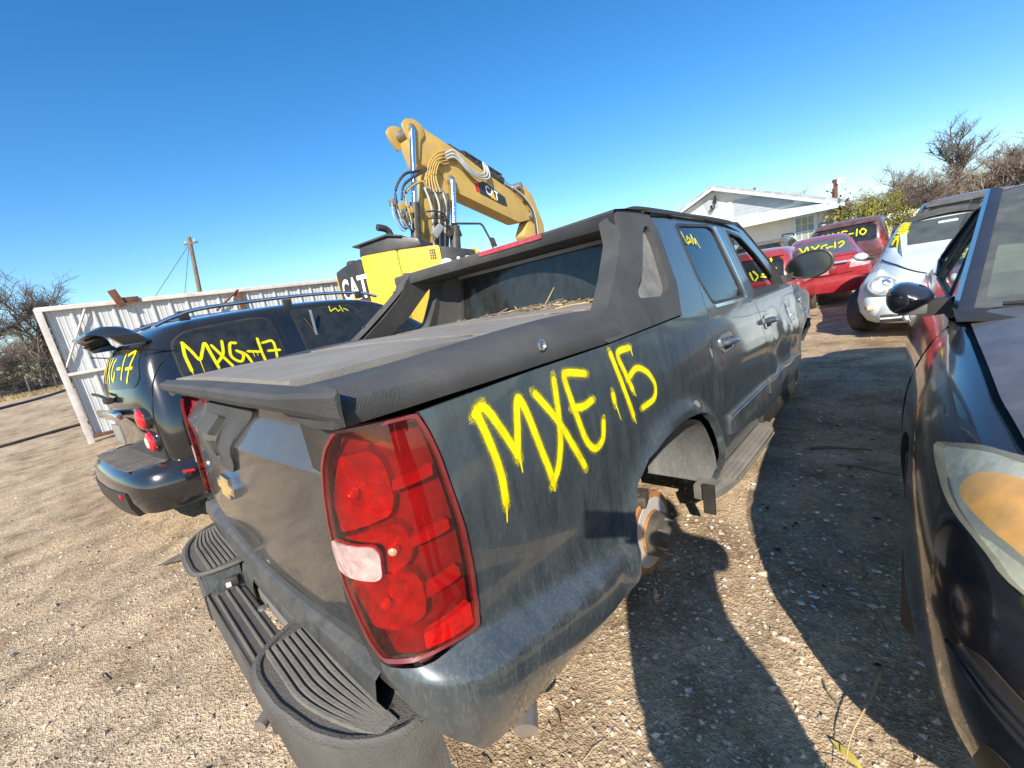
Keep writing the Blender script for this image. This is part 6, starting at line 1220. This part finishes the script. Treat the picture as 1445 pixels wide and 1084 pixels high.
for s in (-1, 1): vm = loft('wing_mirror', [[(s*(.92 + .09*r*math.cos(a)), 1.45 + d, 1.03 + .062*r*math.sin(a)) for a in np.linspace(0, 2*math.pi, 17)[:-1]] for (d, r) in ((-.07,.05), (-.05,.6), (0,.95), (.05,1.0), (.06,.9))], BB, vb, True, True); boxo('mirror_arm', (s*.82, 1.47, .99), (.14, .05, .05), BLK, vm, 0, .012)
graffiti('spray_paint', [[(-.56,1.14), (-.53,1.20), (-.44,1.17), (-.47,1.12)], [(-.50,1.19), (-.50,1.10)], [(-.535,1.23), (-.43,1.25), (-.44,1.21), (-.52,1.205)], [(-.51,1.28), (-.42,1.27), (-.42,1.30), (-.50,1.31)], [(-.49,1.345), (-.41,1.33)], [(-.50,1.325), (-.40,1.365)], [(-.48,1.375), (-.40,1.375), (-.46,1.395), (-.385,1.40)]], .030, proj(v_b, 'y-'), vw, .009, 1, 1.5)
# ================================================================ RED CARS AND SUVS BEHIND
RED = mat('red_paint', (.36,.012,.022), .25, metal=.2, coat=.9, vs=2, var=.08, dust=.10, dcol=(.35,.25,.22), dup=.15, ds=5); DRD = mat('maroon_paint', (.060,.010,.016), .3, metal=.2, coat=.8, vs=2, var=.1, dust=.25, dcol=(.28,.2,.18), dup=.2, ds=4)
SUVS = [(0,.40,.85,1.0,.75,.70,.55), (.04,.34,.95,1.22,.85,.80,.66), (.2,.3,1.0,1.55,.89,.83,.68), (.45,.28,1.02,1.66,.9,.84,.68), (1.5,.27,1.02,1.70,.9,.84,.68), (2.4,.27,1.0,1.64,.9,.83,.66), (2.95,.27,1.0,1.2,.9,.81,.64), (3.6,.27,.95,1.08,.88,.78,.55), (4.3,.3,.8,.9,.78,.66,.45), (4.5,.36,.65,.7,.6,.5,.35)]
SEDS = [(0,.36,.74,.84,.70,.62,.45), (.05,.28,.86,.97,.82,.74,.55), (.3,.22,.93,1.05,.88,.78,.6), (.70,.2,.95,1.08,.9,.79,.6), (1.2,.2,.95,1.33,.9,.79,.54), (1.65,.2,.95,1.46,.9,.79,.53), (2.3,.2,.94,1.48,.9,.79,.54), (2.9,.2,.93,1.35,.9,.78,.54), (3.4,.2,.92,1.05,.9,.76,.6), (4.2,.2,.82,.92,.86,.7,.5), (4.6,.25,.65,.72,.68,.6,.4)]
def suv(name, label, loc, rz, paint, k=1., low=0., rails=True, front=False, lights=None, flat=False):
    t = thing(name, label, 'car' if flat else 'suv', (loc[0], loc[1], -low), rz); t.scale = (k, k, k)
    o, b = shell('body', SUVS, paint, BLK, t, 2, [(.9,.35,.37,.9), (3.55,.35,.37,.9)], .03)
    rw_ = decal('rear_window', [(-.64,1.10), (.64,1.10), (.62,1.44), (.52,1.52), (-.52,1.52), (-.62,1.44)], b, 'y-', DG2, t, .005, .01, .08, .05)
    for sd in ('x+', 'x-'):
        for oo in ([(.42,1.12), (.55,1.50), (1.08,1.54), (1.10,1.09)], [(1.18,1.09), (1.16,1.54), (1.92,1.54), (1.97,1.08)], [(2.04,1.08), (1.99,1.54), (2.3,1.50), (2.72,1.12)]): decal('side_window', oo, b, sd, DG2, t, .004, .01, .1, .05)
    for s in (-1, 1):
        tp = decal('tail_light', [(s*.62,.86), (s*.82,.90), (s*.83,1.22), (s*.72,1.24)][::s], b, 'y-', lights or mat('lamp_dim', (.22,.012,.018), .2, coat=.7, vs=20, var=.3, dust=.15), t, .01, .012, .06, .03)
        if rails: tube('roof_rail', [(s*.60,.5,1.66), (s*.60,.65,1.735), (s*.60,2.1,1.745), (s*.60,2.3,1.66)], .022, BLK, t, 7, None, 4)
    sweep('bumper', smooth([(-.90,.5), (-.86,.10), (-.6,-.03), (0,-.07), (.6,-.03), (.86,.10), (.90,.5)], 4), [(-.08,.36), (.02,.34), (.045,.45), (.03,.60), (-.08,.66)], paint, t)
    boxo('number_plate', (0, -.02, .82), (.32, .02, .16), mat('plate_grey', (.42,.42,.40), .5, dust=.3), t, 0, .004)
    tube('tailgate_seam', [b.ray_cast(Vector((x, -5, z)), Vector((0, 1, 0)))[0] + Vector((0, -.004, 0)) for x, z in ((-.66,1.5), (-.72,1.05), (-.70,.72), (0,.70), (.70,.72), (.72,1.05), (.66,1.5))], .007, SEAM, t, 5)
    decal('spoiler', [(-.62,1.50), (.62,1.50), (.58,1.60), (-.58,1.60)], b, 'y-', paint, t, .05, .05, .1, .02)
    if not low:
        for y in (.9, 3.55):
            for s in (-1, 1): wheel(t, (s*.78, y, .35), .35, .22, RUB, RIM, s)
    else:
        for y in (.9, 3.55):
            for s in (-1, 1): lathe('brake_drum', [(s*.66, .15), (s*.8, .15), (s*.81, .05)], RST, t, 'X', (0, y, .35), 18)
    return t, b, rw_
rs_, rb_, rw_ = suv('red_hatchback', 'small bright red hatchback sitting low without wheels, just beyond the pickup mirror', (-.4, 8.0), .05, RED, .88, .09, False, flat=True)
graffiti('spray_paint', [[(.30,1.50), (.36,1.53), (.42,1.45), (.30,1.38), (.44,1.36)], [(.24,1.36), (.50,1.30)], [(.32,1.30), (.46,1.24)], [(.28,1.22), (.46,1.2)], [(.26,1.18), (.48,1.14)], [(.12,1.30), (.20,1.2), (.16,1.12)], [(.06,1.28), (.12,1.14)]], .032, proj(rb_, 'y-'), rw_, .008, 1, 1.4)
boxo('quarter_trim', (.835, .55, 1.02), (.03, .4, .05), RED, rs_, 0, .01)
wheel(rs_, (.80, 3.2, .30), .33, .2, RUB, RIM, 1)
sd_ = thing('red_sedan', 'metallic red sedan with chrome boot strip and yellow MXG-12 on its rear window', 'car', (.33, 10.8, 0), .13)
s_o, s_b = shell('body', SEDS, RED, BLK, sd_, 3, [(1.0,.32,.345,.9), (3.75,.32,.345,.9)], .02)
srw = decal('rear_window', [(-.56,1.06), (.56,1.06), (.50,1.34), (.44,1.37), (-.44,1.37), (-.50,1.34)], s_b, 'y-', mat('sedan_glass', (.06,.07,.075), .08, vs=3, var=.4, dust=.25, dcol=(.3,.29,.27), ds=4), sd_, .006, .012, .07, .05)
for s in (-1, 1):
    tp = decal('tail_light', [(s*.46,.74), (s*.80,.76), (s*.84,.92), (s*.70,.97), (s*.50,.90)][::s], s_b, 'y-', mat('pale_lamp', (.62,.30,.30), .2, coat=.8, vs=20, var=.3), sd_, .008, .012, .05, .03); decal('red_strip', [(s*.60,.84), (s*.80,.86), (s*.79,.91), (s*.62,.89)][::s], s_b, 'y-', RLM, tp, .012, .012, .05, .01)
boxo('chrome_strip', (0, -.015, .865), (.86, .035, .05), CR_, sd_, 0, .015); boxo('plate_recess', (0, -.005, .72), (.52, .03, .17), mat('red_dark', (.22,.01,.015), .4), sd_, 0, .02); boxo('number_plate', (-.02, -.022, .72), (.30, .014, .14), mat('plate_red', (.42,.22,.22), .5), sd_, 0, .004)
tube('boot_seam', [s_b.ray_cast(Vector((x, -5, z)), Vector((0, 1, 0)))[0] + Vector((0, -.004, 0)) for x, z in ((-.66,.97), (-.52,.66), (0,.62), (.52,.66), (.66,.97))], .008, SEAM, sd_, 5); decal('boot_lip', [(-.60,.985), (.60,.985), (.57,1.03), (-.57,1.03)], s_b, 'y-', RED, sd_, .035, .035, .1, .01)
sweep('bumper', smooth([(-.90,.55), (-.86,.10), (-.6,-.04), (0,-.09), (.6,-.04), (.86,.10), (.90,.55)], 4), [(-.08,.30), (.02,.28), (.045,.42), (.03,.53), (-.08,.58)], RED, sd_)
for sdx in ('x+', 'x-'):
    for oo in ([(1.15,1.06), (1.5,1.36), (2.05,1.39), (2.1,1.03)], [(2.18,1.03), (2.13,1.39), (2.6,1.34), (3.05,1.05)]): decal('side_window', oo, s_b, sdx, DG2, sd_, .004, .01, .1, .04)
for y in (1.0, 3.75):
    for s in (-1, 1): wheel(sd_, (s*.77, y, .32), .32, .2, RUB, RIM, s)
graffiti('spray_paint', [[(-.42,1.12), (-.39,1.26), (-.31,1.16), (-.24,1.27), (-.21,1.12)], [(-.16,1.26), (-.02,1.13)], [(-.02,1.26), (-.16,1.13)], [(.12,1.25), (.03,1.22), (.04,1.14), (.13,1.14), (.12,1.19)], [(.16,1.19), (.22,1.19)], [(.27,1.27), (.26,1.13)], [(.33,1.24), (.40,1.27), (.42,1.22), (.33,1.13), (.46,1.13)]], .028, proj(s_b, 'y-'), srw, .008, 1, 1.4)
ms_, mb_, mw_ = suv('maroon_suv', 'tall maroon SUV behind the red sedan with yellow MXF-10 and MXG-17 on its glass', (.38, 14.6), -.06, DRD, 1.06)
graffiti('spray_paint', [[(-.5,1.24), (-.46,1.40), (-.40,1.28), (-.33,1.40), (-.3,1.24)], [(-.24,1.40), (-.12,1.25)], [(-.12,1.40), (-.24,1.25)], [(-.06,1.25), (-.05,1.40), (.05,1.40)], [(-.05,1.33), (.03,1.33)], [(.10,1.32), (.18,1.32)], [(.25,1.40), (.25,1.25)], [(.36,1.40), (.31,1.32), (.38,1.25), (.43,1.33), (.36,1.40)]], .030, proj(mb_, 'y-'), mw_, .008, 1, 1.4)
graffiti('spray_paint', [[(.55,1.22), (.9,1.24), (.6,1.30), (.9,1.33), (.58,1.38)], [(.6,1.42), (.88,1.48)], [(.6,1.48), (.88,1.42)], [(.62,1.17), (.85,1.17), (.84,1.12)]], .045, proj(mb_, 'x+'), ms_, .008, 1, 1.3)
suv('dark_suv', 'dark SUV with roof rails parked by the white house behind the red hatchback', (-1.75, 14.8), 0, mat('charcoal_paint', (.03,.032,.035), .3, coat=.8, dust=.2, dup=.2), 1.0)
d2_, db_, dw_ = suv('blue_suv', 'dark blue SUV rising behind the pale blue car soft top', (2.62, 13.7), 0, mat('navy_paint', (.025,.035,.05), .3, coat=.8, dust=.2, dup=.2), 1.1)
# ================================================================ THE PHOTOGRAPHER (casts the shadow in the lane)
pm = mat('jacket', (.05,.055,.07), .85, vs=8, var=.2); sk = mat('skin', (.50,.32,.23), .55, vs=20, var=.08); jm = mat('jeans', (.06,.08,.14), .9, vs=20, var=.2); hm = mat('hair', (.03,.02,.015), .7)
pt = thing('person', 'person in dark jacket and jeans standing between the cars holding up a phone', 'person', (0, 0, 0))
fw = Vector((-.706, .706, 0)); rt_ = Vector((.706, .706, 0)); FWD = Vector((CR[2][0], CR[2][1], CR[2][2])); RGT = Vector((CR[0][0], CR[0][1], CR[0][2])); UPV = -Vector((CR[1][0], CR[1][1], CR[1][2]))
pc = Vector((2.10, -.40, 0))
def skinmesh(name, joints, bones, m, parent, lev=2):
    me = bpy.data.meshes.new(name); me.from_pydata([j[0] for j in joints], bones, []); o = bpy.data.objects.new(name, me); COL.objects.link(o)
    sm = o.modifiers.new('k', 'SKIN'); 
    for i, j in enumerate(joints): me.skin_vertices[0].data[i].radius = (j[1], j[2] if len(j) > 2 else j[1])
    me.skin_vertices[0].data[0].use_root = True
    s2 = o.modifiers.new('s', 'SUBSURF'); s2.levels = lev; s2.render_levels = lev; bake(o); o.data.materials.append(m); o.parent = parent; return o
def L(r, f, z): return pc + rt_*r + fw*f + Vector((0, 0, z))
phone_c = CP - FWD*.016
def L(r, f, z): return pc + rt_*r + fw*f + Vector((0, 0, z))
hr = phone_c + RGT*.075 - FWD*.035 - UPV*.01; hl_ = L(-.26,.06,.86)
EL = phone_c + RGT*.34 - FWD*.10 - UPV*.10
J = [(L(-.04,0,.98),.215,.14), (L(-.03,.0,1.15),.20,.13), (L(-.01,0,1.32),.20,.13), (L(0,.0,1.45),.11,.085), (L(0,.02,1.53),.055), (L(0,.04,1.62),.085,.095), (L(0,.045,1.70),.075,.085),
     (L(.20,.0,1.38),.075), (EL,.055), (hr + (EL - hr)*.22,.036), (L(-.21,.0,1.38),.08), (L(-.25,-.02,1.12),.066), (hl_ + (L(-.25,-.02,1.12) - hl_)*.22,.045),
     (L(.08,.0,.90),.13), (L(.10,.03,.50),.105), (L(.11,.0,.09),.065), (L(.12,.15,.045),.045), (L(-.15,0,.90),.13), (L(-.16,.03,.50),.105), (L(-.16,0,.09),.065), (L(-.17,.15,.045),.045)]
Bn = [(0,1), (1,2), (2,3), (3,4), (4,5), (5,6), (3,7), (7,8), (8,9), (3,10), (10,11), (11,12), (0,13), (13,14), (14,15), (15,16), (0,17), (17,18), (18,19), (19,20)]
body = skinmesh('body', J, Bn, pm, pt)
body.data.materials.append(jm); body.data.materials.append(sk)
for p_ in body.data.polygons:
    z = p_.center.z; q = p_.center - pc; d = math.hypot(q.x, q.y)
    p_.material_index = 1 if z < .95 else (2 if z > 1.50 else 0)
V = []; F = []; n = 14
for i in range(9):
    for j in range(n):
        u = 1.75*i/8; w = 2*math.pi*j/n; V.append(L(0,.03,1.665) + rt_*.093*math.sin(u)*math.cos(w) + fw*(.104*math.sin(u)*math.sin(w) - .012) + Vector((0,0,.098*math.cos(u))))
for i in range(8):
    for j in range(n): F.append([i*n+j, i*n+(j+1) % n, (i+1)*n+(j+1) % n, (i+1)*n+j])
raw('hair', V, F, hm, body)
for (h, e, sg) in ((hr, EL, 1), (hl_, L(-.27,-.02,1.12), -1)):
    ax = (h - e).normalized(); wr = h + (e - h)*.20
    jo = [(wr,.03,.024), (h - ax*.03,.034,.02)]; bo = [(0,1)]
    for k in range(4):
        base = h + UPV*(.030 - .02*k) ; i0 = len(jo); jo += [(base,.0095), (base - RGT*sg*.028 + FWD*.018*0 - FWD*.012,.009), (base - RGT*sg*.045 - FWD*.004,.008)]; bo += [(1,i0), (i0,i0+1), (i0+1,i0+2)]
    i0 = len(jo); jo += [(h - UPV*.03 - FWD*.02,.011), (h - UPV*.01 - RGT*sg*.03 - FWD*.025,.009)]; bo += [(1,i0), (i0,i0+1)]
    skinmesh('hand', jo, bo, sk, pt, 1)
ph = boxo('phone', (0,0,0), (.160, .082, .008), mat('phone_black', (.015,.015,.017), .25), None, 0, .003); ph.matrix_world = Matrix(((RGT.x, UPV.x, -FWD.x, phone_c.x), (RGT.y, UPV.y, -FWD.y, phone_c.y), (RGT.z, UPV.z, -FWD.z, phone_c.z), (0,0,0,1))); tag(ph, 'black phone held up by the person between the cars', 'phone')
